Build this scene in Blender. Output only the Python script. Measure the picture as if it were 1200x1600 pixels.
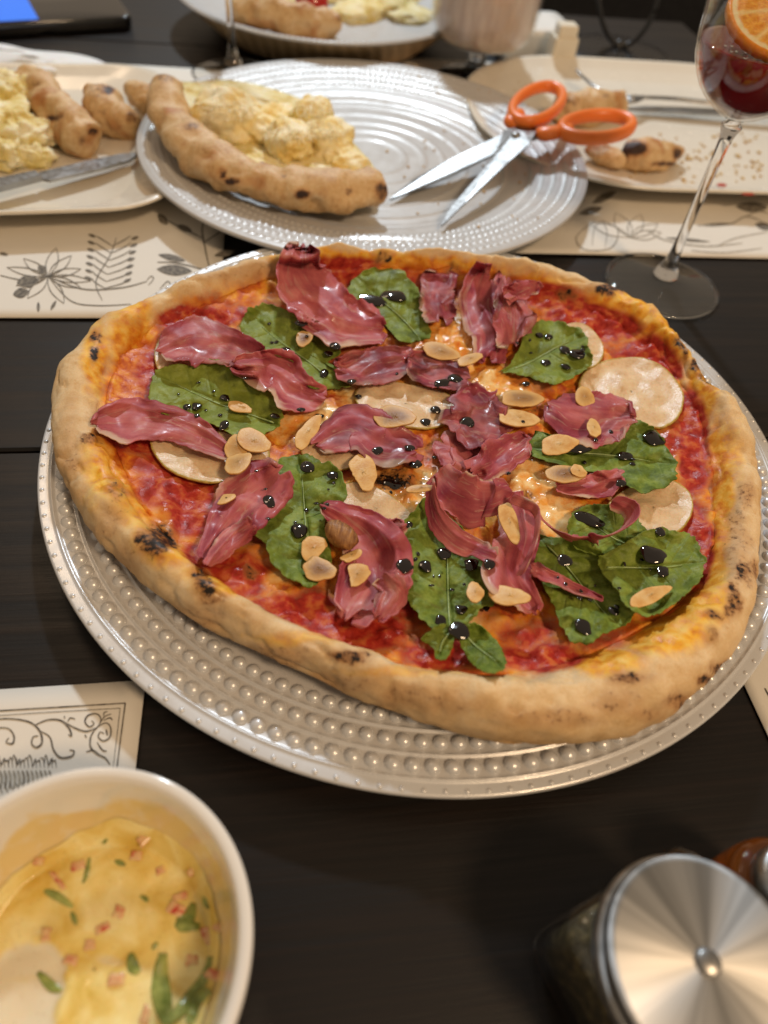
import bpy, math, random
import numpy as np
from mathutils import Vector, Matrix
random.seed(7); np.random.seed(7)
sc = bpy.context.scene
for o in list(bpy.data.objects): bpy.data.objects.remove(o)
R = math.radians

# ------------------------------------------------------------------ camera, world, lights, exposure
CAM_H, CAM_P, CAM_ROLL, CAM_F = 0.23595, R(50.403), R(7.594), 1085.0     # F in pixels of the 1200x1600 photograph
cd = bpy.data.cameras.new('camera'); cam = bpy.data.objects.new('camera', cd); sc.collection.objects.link(cam)
cd.sensor_fit = 'VERTICAL'; cd.sensor_height = 36.0; cd.lens = 36.0 * CAM_F / 1600.0
cd.clip_start = 0.01; cd.clip_end = 60
cam.matrix_world = Matrix.Translation((0, 0, CAM_H)) @ Matrix.Rotation(math.pi/2 - CAM_P, 4, 'X') @ Matrix.Rotation(CAM_ROLL, 4, 'Z')
cd.dof.use_dof = True; cd.dof.focus_distance = 0.285; cd.dof.aperture_fstop = 6.2; cd.dof.aperture_blades = 0
sc.camera = cam
w = bpy.data.worlds.new('World'); sc.world = w; w.use_nodes = True
wb = w.node_tree.nodes['Background']; wb.inputs[0].default_value = (1.0, 0.78, 0.56, 1); wb.inputs[1].default_value = 0.31
def area(name, loc, target, size, power, col, spread=180):
    l = bpy.data.lights.new(name, 'AREA'); l.shape = 'DISK'; l.size = size; l.energy = power; l.color = col; l.spread = R(spread)
    o = bpy.data.objects.new(name, l); sc.collection.objects.link(o); o.location = loc
    o.rotation_euler = (Vector(target) - Vector(loc)).to_track_quat('-Z', 'Y').to_euler(); return o
area('ceiling_lamp_white', (-0.24, 1.66, 1.20), (0.0, 0.4, 0.0), 0.10, 21.0, (0.78, 0.90, 1.0))
area('ceiling_lamp_warm', (0.62, -0.35, 1.05), (0.0, 0.30, 0.0), 0.22, 9.0, (1.0, 0.70, 0.42))
area('ceiling_lamp_far', (-0.75, 1.1, 1.3), (-0.1, 0.5, 0.0), 0.30, 1.6, (1.0, 0.74, 0.50))
sc.render.engine = 'CYCLES'
sc.cycles.use_denoising = True
sc.cycles.max_bounces = 10; sc.cycles.transmission_bounces = 10; sc.cycles.transparent_max_bounces = 10
sc.cycles.caustics_reflective = False; sc.cycles.caustics_refractive = False
sc.cycles.sample_clamp_indirect = 6
vs = sc.view_settings; vs.view_transform = 'Standard'; vs.look = 'None'; vs.gamma = 1; vs.exposure = 0.0; vs.use_curve_mapping = False

# ------------------------------------------------------------------ photo geometry -> table coordinates (metres)
_c, _s = math.cos(CAM_ROLL), math.sin(CAM_ROLL); _cp, _sp = math.cos(CAM_P), math.sin(CAM_P)
def atn(px, py, z):
    px = np.asarray(px, float); py = np.asarray(py, float)
    x = (px-600)/CAM_F; y = -(py-800)/CAM_F
    x, y = _c*x - _s*y, _s*x + _c*y
    t = (z-CAM_H)/(-_sp + y*_cp)
    return np.stack([x*t, (_cp + y*_sp)*t, np.zeros_like(x)+z], -1)
def at(px, py, z=0.0): return Vector(atn(px, py, z).tolist())
def proj(P):
    P = np.asarray(P, float); X = P[..., 0]; Y = P[..., 1]; Z = P[..., 2]-CAM_H
    d = Y*_cp - Z*_sp; u = Y*_sp + Z*_cp
    x, y = X/d, u/d
    x, y = _c*x + _s*y, -_s*x + _c*y
    return np.stack([600+x*CAM_F, 800-y*CAM_F], -1), d
TA = R(12.2); TE = Vector((math.cos(TA), math.sin(TA), 0)); TN = Vector((-math.sin(TA), math.cos(TA), 0))   # table axes

# ------------------------------------------------------------------ numpy noise
_perm = np.random.RandomState(3).permutation(4096)
_val = np.random.RandomState(4).rand(4096)*2-1
def vnoise(x, y, z=0.0):
    x = np.asarray(x, float); y = np.asarray(y, float)+x*0; z = np.asarray(z, float)+x*0
    xi, yi, zi = np.floor(x).astype(int), np.floor(y).astype(int), np.floor(z).astype(int)
    fx, fy, fz = x-xi, y-yi, z-zi
    f = lambda t: t*t*t*(t*(t*6-15)+10)
    u, v, q = f(fx), f(fy), f(fz)
    h = lambda a, b, c: _val[_perm[(_perm[(_perm[a & 4095]+b) & 4095]+c) & 4095]]
    l = lambda a, b, t: a+(b-a)*t
    return l(l(l(h(xi,yi,zi),h(xi+1,yi,zi),u), l(h(xi,yi+1,zi),h(xi+1,yi+1,zi),u), v),
             l(l(h(xi,yi,zi+1),h(xi+1,yi,zi+1),u), l(h(xi,yi+1,zi+1),h(xi+1,yi+1,zi+1),u), v), q)
def fbm(x, y, z=0.0, o=3):
    s = 0; a = 1.0; n = 0
    for i in range(o):
        s = s+a*vnoise(np.asarray(x)*2**i+17.3*i, np.asarray(y)*2**i+5.1*i, np.asarray(z)*2**i+9.7*i); n += a; a *= 0.5
    return s/n
def sstep(a, b, x): t = np.clip((np.asarray(x, float)-a)/(b-a), 0, 1); return t*t*(3-2*t)

# ------------------------------------------------------------------ node helpers
class NT:
    def __init__(s, name):
        s.m = bpy.data.materials.new(name); s.m.use_nodes = True; s.t = s.m.node_tree; s.b = s.t.nodes['Principled BSDF']; s._tc = None
    def put(s, sock, v):
        if isinstance(v, bpy.types.NodeSocket): s.t.links.new(v, sock)
        elif isinstance(v, (tuple, list)) and len(v) == 3 and sock.type == 'RGBA': sock.default_value = (*v, 1)
        else: sock.default_value = v
    def n(s, t, **k):
        x = s.t.nodes.new(t)
        for a, v in k.items():
            if a.startswith('_'): setattr(x, a[1:], v)
            else: s.put(x.inputs[a.replace('__', ' ')], v)
        return x
    def obj(s):
        if s._tc is None: s._tc = s.t.nodes.new('ShaderNodeTexCoord')
        return s._tc.outputs['Object']
    def map(s, vec, scale=(1,1,1), rot=(0,0,0)):
        x = s.n('ShaderNodeMapping', Vector=vec); x.inputs['Scale'].default_value = scale; x.inputs['Rotation'].default_value = rot; return x.outputs[0]
    def noise(s, scale, detail=4, rough=0.55, vec=None, dist=0.0):
        return s.n('ShaderNodeTexNoise', Vector=vec or s.obj(), Scale=scale, Detail=detail, Roughness=rough, Distortion=dist).outputs[0]
    def vor(s, scale, vec=None, out=0): return s.n('ShaderNodeTexVoronoi', Vector=vec or s.obj(), Scale=scale).outputs[out]
    def ramp(s, f, st):
        x = s.n('ShaderNodeValToRGB', Fac=f); e = x.color_ramp.elements
        while len(e) < len(st): e.new(0.5)
        for q, (p, c) in zip(e, st): q.position = p; q.color = (*c, 1) if isinstance(c, tuple) else (c, c, c, 1)
        return x.outputs[0]
    def mix(s, f, a, b, mode='MIX'):
        x = s.t.nodes.new('ShaderNodeMix'); x.data_type = 'RGBA'; x.blend_type = mode
        s.put(x.inputs[0], f); s.put(x.inputs[6], a); s.put(x.inputs[7], b); return x.outputs[2]
    def math(s, op, a, b=0.0, c=0.0, clamp=False):
        x = s.t.nodes.new('ShaderNodeMath'); x.operation = op; x.use_clamp = clamp
        s.put(x.inputs[0], a); s.put(x.inputs[1], b); s.put(x.inputs[2], c); return x.outputs[0]
    def attr(s, name, out='Fac'): return s.n('ShaderNodeAttribute', _attribute_name=name).outputs[out]
    def bump(s, h, strength=0.5, dist=0.001, prev=None):
        x = s.n('ShaderNodeBump', Height=h, Strength=strength, Distance=dist)
        if prev is not None: s.t.links.new(prev, x.inputs['Normal'])
        return x.outputs[0]
    def set(s, **k):
        for a, v in k.items(): s.put(s.b.inputs[a.replace('__', ' ')], v)
        return s.m
def thin_mix(t, col, f):
    """let some light through a thin sheet"""
    tr = t.n('ShaderNodeBsdfTranslucent', Color=col); mx = t.n('ShaderNodeMixShader', Fac=f); out = t.t.nodes['Material Output']
    t.t.links.new(t.b.outputs[0], mx.inputs[1]); t.t.links.new(tr.outputs[0], mx.inputs[2]); t.t.links.new(mx.outputs[0], out.inputs['Surface'])
def simple(name, col, rough=0.5, var=0.06, scale=60, bs=0.0, bscale=400, bd=0.0005, **k):
    t = NT(name); n = t.noise(scale, 5)
    c = t.ramp(n, [(0.3, tuple(max(0, x*(1-var)) for x in col)), (0.7, tuple(min(1, x*(1+var)) for x in col))])
    r = t.ramp(t.noise(scale*2.3, 4), [(0.3, max(0.0, rough*0.85)), (0.7, min(1, rough*1.15))])
    if bs: t.set(Normal=t.bump(t.noise(bscale, 6), bs, bd))
    return t.set(Base__Color=c, Roughness=r, **k)

# ------------------------------------------------------------------ mesh helpers
def link(o): sc.collection.objects.link(o); return o
def mesh(name, V, F, mats=None, smooth=True, attrs=None, mi=None):
    me = bpy.data.meshes.new(name)
    me.from_pydata([tuple(map(float, v)) for v in V], [], [tuple(map(int, f)) for f in F])
    if smooth: me.polygons.foreach_set('use_smooth', [True]*len(me.polygons))
    for m in (mats if isinstance(mats, (list, tuple)) else [mats]):
        if m: me.materials.append(m)
    if mi is not None: me.polygons.foreach_set('material_index', mi)
    for k, a in (attrs or {}).items():
        a = np.asarray(a, np.float32)
        if a.ndim == 1: me.attributes.new(k, 'FLOAT', 'POINT').data.foreach_set('value', a)
        else: me.attributes.new(k, 'FLOAT_VECTOR', 'POINT').data.foreach_set('vector', a.ravel())
    me.update(); return me
def thing(name, label, cat, loc, group=None):
    o = link(bpy.data.objects.new(name, None)); o.location = loc; o.empty_display_size = 0.01; return tag(o, label, cat, group)
def tag(o, label=None, cat=None, group=None, kind=None):
    if label: o['label'] = label
    if cat: o['category'] = cat
    if group: o['group'] = group
    if kind: o['kind'] = kind
    return o
def wloc(o):
    v = Vector((0, 0, 0))
    while o is not None: v += o.location; o = o.parent
    return v
def add(name, V, F, mat, parent=None, org=None, smooth=True, attrs=None, solid=0.0, mi=None, label=None, offset=-1.0, sub=0):
    """world-space vertices -> one mesh object (child of parent, or top-level with its origin at org)"""
    base = wloc(parent) if parent is not None else Vector((0, 0, 0))
    org = Vector(org) if org is not None else base
    V = np.asarray(V, float) - np.array(org)
    o = link(bpy.data.objects.new(name, mesh(name, V, F, mat, smooth, attrs, mi))); o.location = org - base; o.parent = parent
    if solid:
        md = o.modifiers.new('thickness', 'SOLIDIFY'); md.thickness = solid; md.offset = offset
    if sub:
        md = o.modifiers.new('sub', 'SUBSURF'); md.levels = sub; md.render_levels = sub
    if label: o['label'] = label
    return o
def grid_faces(nu, nv, cu=False, cv=False):
    F = []
    for i in range(nu if cu else nu-1):
        for j in range(nv if cv else nv-1):
            a, b = i, (i+1) % nu; c, d = j, (j+1) % nv
            F.append((a*nv+c, b*nv+c, b*nv+d, a*nv+d))
    return F
def lathe(prof, n, cen=(0, 0, 0)):
    prof = np.asarray(prof, float); th = np.arange(n)*2*math.pi/n
    V = np.stack([cen[0]+np.outer(np.cos(th), prof[:, 0]), cen[1]+np.outer(np.sin(th), prof[:, 0]), cen[2]+np.outer(np.ones(n), prof[:, 1])], -1).reshape(-1, 3)
    return V, grid_faces(n, len(prof), cu=True)
def cr(P, n, closed=False):
    """Catmull-Rom through rows of P, n samples"""
    P = np.asarray(P, float); m = len(P)
    t = np.linspace(0, m if closed else m-1, n, endpoint=not closed)
    i = np.floor(t).astype(int)
    if not closed: i = np.minimum(i, m-2)
    f = (t-i)[:, None]
    g = (lambda k: P[k % m]) if closed else (lambda k: P[np.clip(k, 0, m-1)])
    a, b, c, d = g(i-1), g(i), g(i+1), g(i+2)
    return 0.5*(2*b+(c-a)*f+(2*a-5*b+4*c-d)*f*f+(3*b-a-3*c+d)*f**3)
def tube(P, rad, k=10, cap=True, closed=False, flat=1.0):
    P = np.asarray(P, float); n = len(P); rad = np.zeros(n)+rad
    T = np.gradient(P, axis=0) if not closed else np.roll(P, -1, 0)-np.roll(P, 1, 0)
    T /= np.linalg.norm(T, axis=1)[:, None]+1e-12
    up = np.array([0, 0, 1.0]); A = np.cross(T, up); bad = np.linalg.norm(A, axis=1) < 1e-3; A[bad] = [1, 0, 0]
    A /= np.linalg.norm(A, axis=1)[:, None]; B = np.cross(A, T)
    ph = np.arange(k)*2*math.pi/k
    V = P[:, None]+rad[:, None, None]*(np.cos(ph)[None, :, None]*A[:, None]+flat*np.sin(ph)[None, :, None]*B[:, None])
    F = grid_faces(n, k, closed, True); V = V.reshape(-1, 3)
    if cap and not closed: F = F+[tuple(range(k)), tuple(range((n-1)*k, n*k))[::-1]]
    return V, F
def join(parts):
    VV, FF, o = [], [], 0
    for V, F in parts:
        VV.append(np.asarray(V, float)); FF += [tuple(i+o for i in f) for f in F]; o += len(V)
    return np.concatenate(VV), FF
def prism(bot, top):
    n = len(bot); F = [tuple(range(n))[::-1], tuple(range(n, 2*n))]+[(i, (i+1) % n, n+(i+1) % n, n+i) for i in range(n)]
    return np.concatenate([np.asarray(bot, float), np.asarray(top, float)]), F
def rrect(cx, cy, a, b, rad, ang, n=10):
    out = []
    for q, (sx, sy) in enumerate(((1, 1), (-1, 1), (-1, -1), (1, -1))):
        for i in range(n+1):
            t = (q+i/n)*math.pi/2; x = sx*(a-rad)+rad*math.cos(t); y = sy*(b-rad)+rad*math.sin(t)
            out.append((cx+x*math.cos(ang)-y*math.sin(ang), cy+x*math.sin(ang)+y*math.cos(ang)))
    return np.array(out)
def rings(outl, cen, prof):
    """stack of scaled/inset outlines: prof = [(scale, z)], first and last closed by a cap"""
    n = len(outl); V = []; c = np.array(cen)
    for s_, z in prof: V += [(*(c+(p-c)*s_), z) for p in outl]
    F = grid_faces(len(prof), n, False, True)
    F = [f[::-1] for f in F]+[tuple(range(n))[::-1], tuple(range((len(prof)-1)*n, len(prof)*n))]
    return np.array(V), F
def blob(cen, rx, ry, rz, ang=0, amp=0.25, fr=2.0, seed=0, nu=40, nv=22, o=3, flat=-1.0):
    """noise-displaced ellipsoid"""
    u = np.arange(nu)*2*math.pi/nu; v = np.linspace(0, math.pi, nv)
    d = np.stack([np.outer(np.cos(u), np.sin(v)), np.outer(np.sin(u), np.sin(v)), np.outer(np.ones(nu), np.cos(v))], -1).reshape(-1, 3)
    r = 1+amp*fbm(d[:, 0]*fr+seed*7.1, d[:, 1]*fr+seed*3.3, d[:, 2]*fr+seed, o)
    p = d*r[:, None]; p[:, 2] = np.maximum(p[:, 2], flat)
    p = p*np.array([rx, ry, rz]); ca, sa = math.cos(ang), math.sin(ang)
    V = np.stack([cen[0]+p[:, 0]*ca-p[:, 1]*sa, cen[1]+p[:, 0]*sa+p[:, 1]*ca, cen[2]+p[:, 2]], -1)
    return V, [f[::-1] for f in grid_faces(nu, nv, True, False)]

# ================================================================== SETTING: floor and table
t = NT('dark_floor'); m_floor = t.set(Base__Color=t.ramp(t.noise(3, 4), [(0.3, (0.012, 0.012, 0.013)), (0.7, (0.025, 0.024, 0.024))]), Roughness=0.6)
add('floor', [(-4, -3, -0.75), (4, -3, -0.75), (4, 5, -0.75), (-4, 5, -0.75)], [(0, 1, 2, 3)], m_floor, smooth=False); tag(bpy.data.objects['floor'], 'dark floor under and beyond the table', kind='structure')

t = NT('black_stained_oak')
v = t.map(t.obj(), (6, 130, 130)); v2 = t.map(t.obj(), (14, 520, 300))
g1 = t.noise(1.0, 6, 0.6, v, 0.6); g2 = t.noise(1.0, 4, 0.6, v2, 0.2)
gr = t.math('ADD', t.math('MULTIPLY', g1, 0.6), t.math('MULTIPLY', g2, 0.4))
col = t.ramp(gr, [(0.36, (0.0020, 0.0012, 0.0009)), (0.5, (0.0062, 0.0040, 0.0030)), (0.66, (0.0150, 0.0100, 0.0078))])
m_table = t.set(Base__Color=col, Roughness=t.ramp(gr, [(0.35, 0.46), (0.65, 0.33)]), Normal=t.bump(gr, 0.35, 0.0006), Specular__IOR__Level=0.34)
table = thing('dining_table', 'black stained wooden dining table with open grain carrying the whole meal', 'table', (0, 0, -0.03))
edges = [-0.367, -0.067, 0.233, 0.533, 0.75, 0.917]
for a, b in zip(edges[:-1], edges[1:]):
    e0, e1 = -1.15, 0.476; g = 0.0007; a += g; b -= g; bv = 0.0012
    outl = [(e0, a), (e1, a), (e1, b), (e0, b)]; inn = [(e0+bv, a+bv), (e1-bv, a+bv), (e1-bv, b-bv), (e0+bv, b-bv)]
    V = [(x, y, -0.03) for x, y in outl]+[(x, y, -bv) for x, y in outl]+[(x, y, 0.0) for x, y in inn]
    F = [(3, 2, 1, 0), (8, 9, 10, 11)]+[(i+k*4, (i+1) % 4+k*4, (i+1) % 4+4+k*4, i+4+k*4) for k in (0, 1) for i in range(4)]
    o = link(bpy.data.objects.new('plank', mesh('plank', V, F, m_table, False))); o.parent = table; o.location = (0, 0, 0.03); o.rotation_euler = (0, 0, TA)
m_dark = simple('black_metal', (0.012, 0.012, 0.013), 0.35)
for ex in (-1.08, 0.41):
    for ey in (-0.30, 0.85):
        p = TE*ex+TN*ey
        q = [p+TE*sx*0.03+TN*sy*0.03 for sx, sy in ((-1, -1), (1, -1), (1, 1), (-1, 1))]
        add('leg', *prism([(v.x, v.y, -0.75) for v in q], [(v.x, v.y, -0.0305) for v in q]), m_table, table, smooth=False)

# a chair beyond the far edge of the table: only its rails come into the picture
chair = thing('dining_chair', 'dark chair with a white metal leg beyond the far table edge', 'chair', (0.27, 1.32, -0.75))
m_chairw = simple('white_metal', (0.75, 0.75, 0.73), 0.4)
cbase = Vector((0.27, 1.32, 0))
def cbox(x0, x1, y0, y1, z0, z1): return prism([(x0, y0, z0), (x1, y0, z0), (x1, y1, z0), (x0, y1, z0)], [(x0, y0, z1), (x1, y0, z1), (x1, y1, z1), (x0, y1, z1)])
add('seat', *cbox(0.07, 0.49, 1.10, 1.50, -0.34, -0.29), simple('black_fabric', (0.012, 0.012, 0.014), 0.85), chair, smooth=False)
for lx, ly in ((0.09, 1.12), (0.46, 1.12), (0.09, 1.47), (0.46, 1.47)):
    V, F = tube([(lx, ly, -0.75), (lx, ly, -0.3405)], 0.012, 10); add('leg', V, F, m_chairw, chair)
add('backrest', *cbox(0.07, 0.49, 1.505, 1.54, -0.30, 0.12), bpy.data.materials['black_fabric'], chair, smooth=False)

# ================================================================== placemats with printed drawings
t = NT('cream_paper'); n = t.noise(900, 3)
m_paper = t.set(Base__Color=t.mix(t.noise(25, 4), (0.67, 0.63, 0.56), (0.74, 0.70, 0.63)), Roughness=0.7, Normal=t.bump(n, 0.15, 0.0002))
t = NT('printed_ink'); m_ink = t.set(Base__Color=t.ramp(t.noise(500, 4), [(0.32, (0.045, 0.038, 0.032)), (0.68, (0.26, 0.23, 0.185))]), Roughness=0.75)
t = NT('faded_ink'); m_ink2 = t.set(Base__Color=t.ramp(t.noise(420, 5), [(0.35, (0.20, 0.175, 0.14)), (0.65, (0.42, 0.38, 0.31))]), Roughness=0.75)
def wavy(e, n): return 0.00045*math.sin(e*23+n*9)+0.00045*math.sin(n*31+e*7)
MATZ = 0.0016
def placemat(corner_e, corner_n, e_len, n_len, label, name='paper_placemat'):
    """corner given in table axes (metres); a thin slightly wavy sheet"""
    nu, nv = 60, 44; V = []
    for i in range(nu):
        for j in range(nv):
            e = corner_e+e_len*i/(nu-1); q = corner_n+n_len*j/(nv-1); p = TE*e+TN*q
            V.append((p.x, p.y, MATZ+wavy(e, q)*0.6))
    c = TE*(corner_e+e_len/2)+TN*(corner_n+n_len/2)
    o = add(name, V, grid_faces(nu, nv), m_paper, org=(c.x, c.y, 0.0), solid=0.0005)
    return tag(o, label, 'placemat', 'paper placemats on the table')
def strokes(name, parent, lines, mat, z=None):
    """each line = ([(px,py)...], width_px[, taper]) drawn as a flat ribbon just above the paper"""
    parts = []
    for L in lines:
        pts, wd = L[0], L[1]; tp = L[2] if len(L) > 2 else 0.5
        n = max(8, 5*len(pts)); c = cr(pts, n) if len(pts) > 2 else np.linspace(pts[0], pts[1], 6)
        T = np.gradient(c, axis=0); T /= np.linalg.norm(T, axis=1)[:, None]+1e-9; N = np.stack([-T[:, 1], T[:, 0]], 1)
        u = np.linspace(0, 1, len(c)); ww = wd*0.5*(1-tp+tp*np.sin(math.pi*np.clip(u, 0.02, 0.98)))
        A = c+N*ww[:, None]; B = c-N*ww[:, None]; q = np.stack([A, B], 1).reshape(-1, 2)
        W = atn(q[:, 0], q[:, 1], MATZ)
        ee = W[:, 0]*TE.x+W[:, 1]*TE.y; nn = W[:, 0]*TN.x+W[:, 1]*TN.y
        W[:, 2] = MATZ+0.00027*(np.sin(ee*23+nn*9)+np.sin(nn*31+ee*7))+0.00025
        parts.append((W, [f[::-1] for f in grid_faces(len(c), 2)]))
    V, F = join(parts); o = add(name, V, F, mat, parent, smooth=False); o['kind'] = 'stuff'; return o
def petal(x, y, ang, L, wd, k=2, wl=2.0):
    """outline of a leaf / petal as two strokes"""
    ca, sa = math.cos(ang), -math.sin(ang); out = []
    for s_ in (-1, 1):
        out.append(([(x+ca*L*q-sa*s_*wd*math.sin(math.pi*q), y+0.62*(sa*L*q+ca*s_*wd*math.sin(math.pi*q))) for q in np.linspace(0, 1, 6)], wl))
    return out
def fillleaf(x, y, ang, L, wd): return [([(x, y), (x+math.cos(ang)*L*0.5, y-0.62*math.sin(ang)*L*0.5), (x+math.cos(ang)*L, y-0.62*math.sin(ang)*L)], wd, 1.0)]

# the left mat, under the crust plate
pm = placemat(-0.62, 0.330, 0.585, 0.36, 'cream paper placemat with flower drawing under the cream crust plate')
S = []; D = []
for k, a in enumerate((20, 55, 80, 130, 160, 205, 240, 290, 330, 350)): S += petal(75, 432, R(a), 55+18*((k*37) % 5)/4, 9, wl=1.6)
S += [([(75, 432), (130, 452), (190, 450), (230, 440)], 2.2), ([(75, 432), (110, 470), (150, 478), (205, 476)], 1.8), ([(75, 432), (40, 438), (0, 430)], 2), ([(160, 470), (150, 440), (172, 400), (182, 372)], 1.8)]
for k in range(7):
    yy = 385+k*11; S += [([(176-k*2, yy), (160-k*2, yy-10), (150-k, yy-16)], 1.6), ([(176-k*2, yy), (192, yy-8), (205, yy-16)], 1.6)]
    D += fillleaf(205-k*2, yy-10, R(30), 14, 5)+fillleaf(150-k, yy-14, R(150), 14, 5)
S += [([(330, 430), (322, 395), (316, 360), (322, 335)], 2.4), ([(318, 380), (350, 360), (368, 352)], 2), ([(316, 372), (290, 360), (262, 346)], 2), ([(330, 425), (280, 412), (246, 410)], 2.2)]
D += fillleaf(300, 424, R(175), 55, 17)+fillleaf(290, 408, R(160), 45, 10)+fillleaf(262, 352, R(120), 30, 12)+fillleaf(316, 345, R(80), 22, 12)+fillleaf(350, 362, R(50), 26, 10)+fillleaf(335, 400, R(20), 34, 10)+fillleaf(300, 362, R(150), 28, 10)
D += fillleaf(60, 438, R(190), 34, 20)+fillleaf(72, 428, R(120), 24, 14)+fillleaf(45, 455, R(200), 26, 16)+fillleaf(88, 470, R(250), 26, 5)+fillleaf(60, 472, R(270), 26, 5)
S += [([(232, 446), (240, 436), (236, 432), (230, 438)], 1.6), ([(250, 452), (262, 440), (268, 448)], 1.6), ([(0, 395), (12, 398)], 5)]
strokes('printed_flower_outline', pm, S, m_ink); strokes('printed_leaf', pm, D, m_ink)
# the far right mat, under the right plate, the goblet and the orange handles
pm = placemat(0.095, 0.402, 0.372, 0.345, 'cream paper placemat with botanical drawing under the oval crust plate')
S = []; D = []
for k, a in enumerate((15, 40, 75, 110, 150)): S += petal(985, 372, R(a), 50+k*6, 12, wl=1.5)
S += [([(930, 345), (900, 372), (915, 392), (955, 388), (965, 360), (940, 345)], 2.0), ([(925, 385), (928, 360), (938, 345)], 1.4), ([(945, 388), (948, 362), (940, 345)], 1.4), ([(1010, 360), (1040, 376), (1100, 385), (1160, 380)], 2),
      ([(1090, 352), (1140, 350), (1165, 338), (1190, 345)], 2.6), ([(1165, 338), (1185, 330), (1200, 333)], 2.5), ([(1120, 385), (1150, 372), (1200, 362)], 1.6), ([(1080, 392), (1130, 395), (1190, 388)], 1.6)]
D += fillleaf(925, 318, R(40), 50, 12)+fillleaf(905, 335, R(25), 40, 12)+fillleaf(1040, 372, R(-8), 70, 5)+fillleaf(1150, 322, R(-5), 50, 16)+fillleaf(1095, 352, R(5), 50, 5)+fillleaf(1180, 350, R(-20), 30, 12)
S += [([(700, 100), (730, 108), (770, 112)], 1.5), ([(780, 112), (800, 122), (815, 120)], 1.5)]
strokes('printed_flower_outline', pm, S, m_ink2); strokes('printed_leaf', pm, D, m_ink)
# the near left mat with the scroll border, beside the sauce bowl
pm = placemat(-0.50, -0.23, 0.4475, 0.3465, 'cream paper placemat with scrolled black border beside the sauce bowl')
S = [([(-40, 1113), (60, 1107), (196, 1099)], 2.2, 0), ([(196, 1099), (190, 1145), (183, 1200)], 2.2, 0), ([(-40, 1121), (60, 1114), (188, 1107)], 1.1, 0), ([(188, 1107), (183, 1150), (177, 1200)], 1.1, 0)]
S += [([(-30, 1128), (10, 1123), (45, 1128), (62, 1142), (66, 1160), (58, 1168), (50, 1163), (52, 1152), (60, 1150)], 3.4), ([(55, 1133), (75, 1125), (95, 1126), (108, 1138), (112, 1150), (107, 1148)], 3.2),
      ([(62, 1142), (78, 1152), (84, 1172), (95, 1184), (112, 1182), (116, 1174), (109, 1172)], 3.2), ([(100, 1128), (118, 1138), (135, 1143), (150, 1138)], 3.0), ([(-10, 1138), (12, 1138), (22, 1150), (20, 1162), (10, 1160), (14, 1153)], 3.0),
      ([(150, 1140), (158, 1126), (152, 1116), (138, 1118), (133, 1128), (140, 1136), (147, 1131), (143, 1126)], 2.6), ([(150, 1138), (142, 1152), (142, 1168), (152, 1178), (165, 1185), (172, 1195)], 3.2),
      ([(150, 1138), (165, 1130), (173, 1137), (172, 1152), (162, 1158), (154, 1152), (157, 1144), (163, 1147)], 2.6), ([(152, 1160), (160, 1172), (167, 1174)], 2.4), ([(135, 1175), (146, 1173), (156, 1180)], 2.6),
      ([(158, 1128), (164, 1120), (174, 1116)], 2.0), ([(162, 1126), (172, 1122), (176, 1126)], 2.0), ([(162, 1120), (163, 1114), (168, 1112)], 2.0), ([(118, 1124), (110, 1122), (106, 1128)], 2.0), ([(133, 1151), (135, 1150)], 5, 0), ([(100, 1121), (102, 1121)], 4, 0), ([(166, 1140), (168, 1150)], 3)]
for k in range(15):
    x = -5+k*6.2; S.append(([(x, 1196-6*(k % 3)), (x+2, 1180+5*((k*7) % 4)), (x+5, 1188-2*(k % 2)), (x+6.5, 1200)], 1.8))
for k in range(5): S.append(([(4+k*9, 1240), (0+k*9, 1228), (-3+k*9, 1222)], 1.3))
strokes('printed_scroll_border', pm, S, m_ink)
strokes('printed_shading', pm, [([(x, 1204), (x+3, 1216), (x+1, 1232)], 4.5) for x in range(0, 80, 7)], m_ink2)
# the corner of a fourth mat at the right edge of the picture
a = at(1150, 1082); pm = placemat(a.dot(TE)+0.004, -0.21, 0.26, a.dot(TN)+0.31, 'cream paper placemat corner showing past the beaded plate at right')
strokes('printed_border', pm, [([(1196, 1075), (1230, 1140)], 2.0, 0)], m_ink)

# ================================================================== plates
t = NT('pearl_grey_glaze'); n = t.noise(70, 5)
m_plate = t.set(Base__Color=t.mix(n, (0.585, 0.59, 0.60), (0.675, 0.68, 0.69)), Metallic=0.25, Roughness=t.ramp(t.noise(160, 5), [(0.3, 0.24), (0.7, 0.36)]), Coat__Weight=0.35, Coat__Roughness=0.12)
t = NT('white_grey_glass'); n = t.noise(60, 5)
m_plate2 = t.set(Base__Color=t.mix(n, (0.44, 0.435, 0.43), (0.54, 0.535, 0.53)), Roughness=t.ramp(t.noise(140, 5), [(0.3, 0.28), (0.7, 0.46)]), Coat__Weight=0.15, Coat__Roughness=0.10)
t = NT('cream_porcelain')
m_cream = t.set(Base__Color=t.mix(t.noise(30, 4), (0.72, 0.66, 0.56), (0.78, 0.73, 0.63)), Roughness=t.ramp(t.noise(90, 5), [(0.3, 0.14), (0.7, 0.30)]), Coat__Weight=0.3, Coat__Roughness=0.06)
def dome(r, h, k=10, q=3):
    V = []; F = []
    for i in range(q):
        a = math.pi/2*i/q
        V += [(r*math.cos(a)*math.cos(2*math.pi*j/k), r*math.cos(a)*math.sin(2*math.pi*j/k), h*math.sin(a)) for j in range(k)]
    V.append((0, 0, h))
    for i in range(q-1): F += [(i*k+j, i*k+(j+1) % k, (i+1)*k+(j+1) % k, (i+1)*k+j) for j in range(k)]
    F += [((q-1)*k+j, (q-1)*k+(j+1) % k, q*k) for j in range(k)]
    return np.array(V), F
PC = Vector((0.0133, 0.2357, 0))
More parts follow.
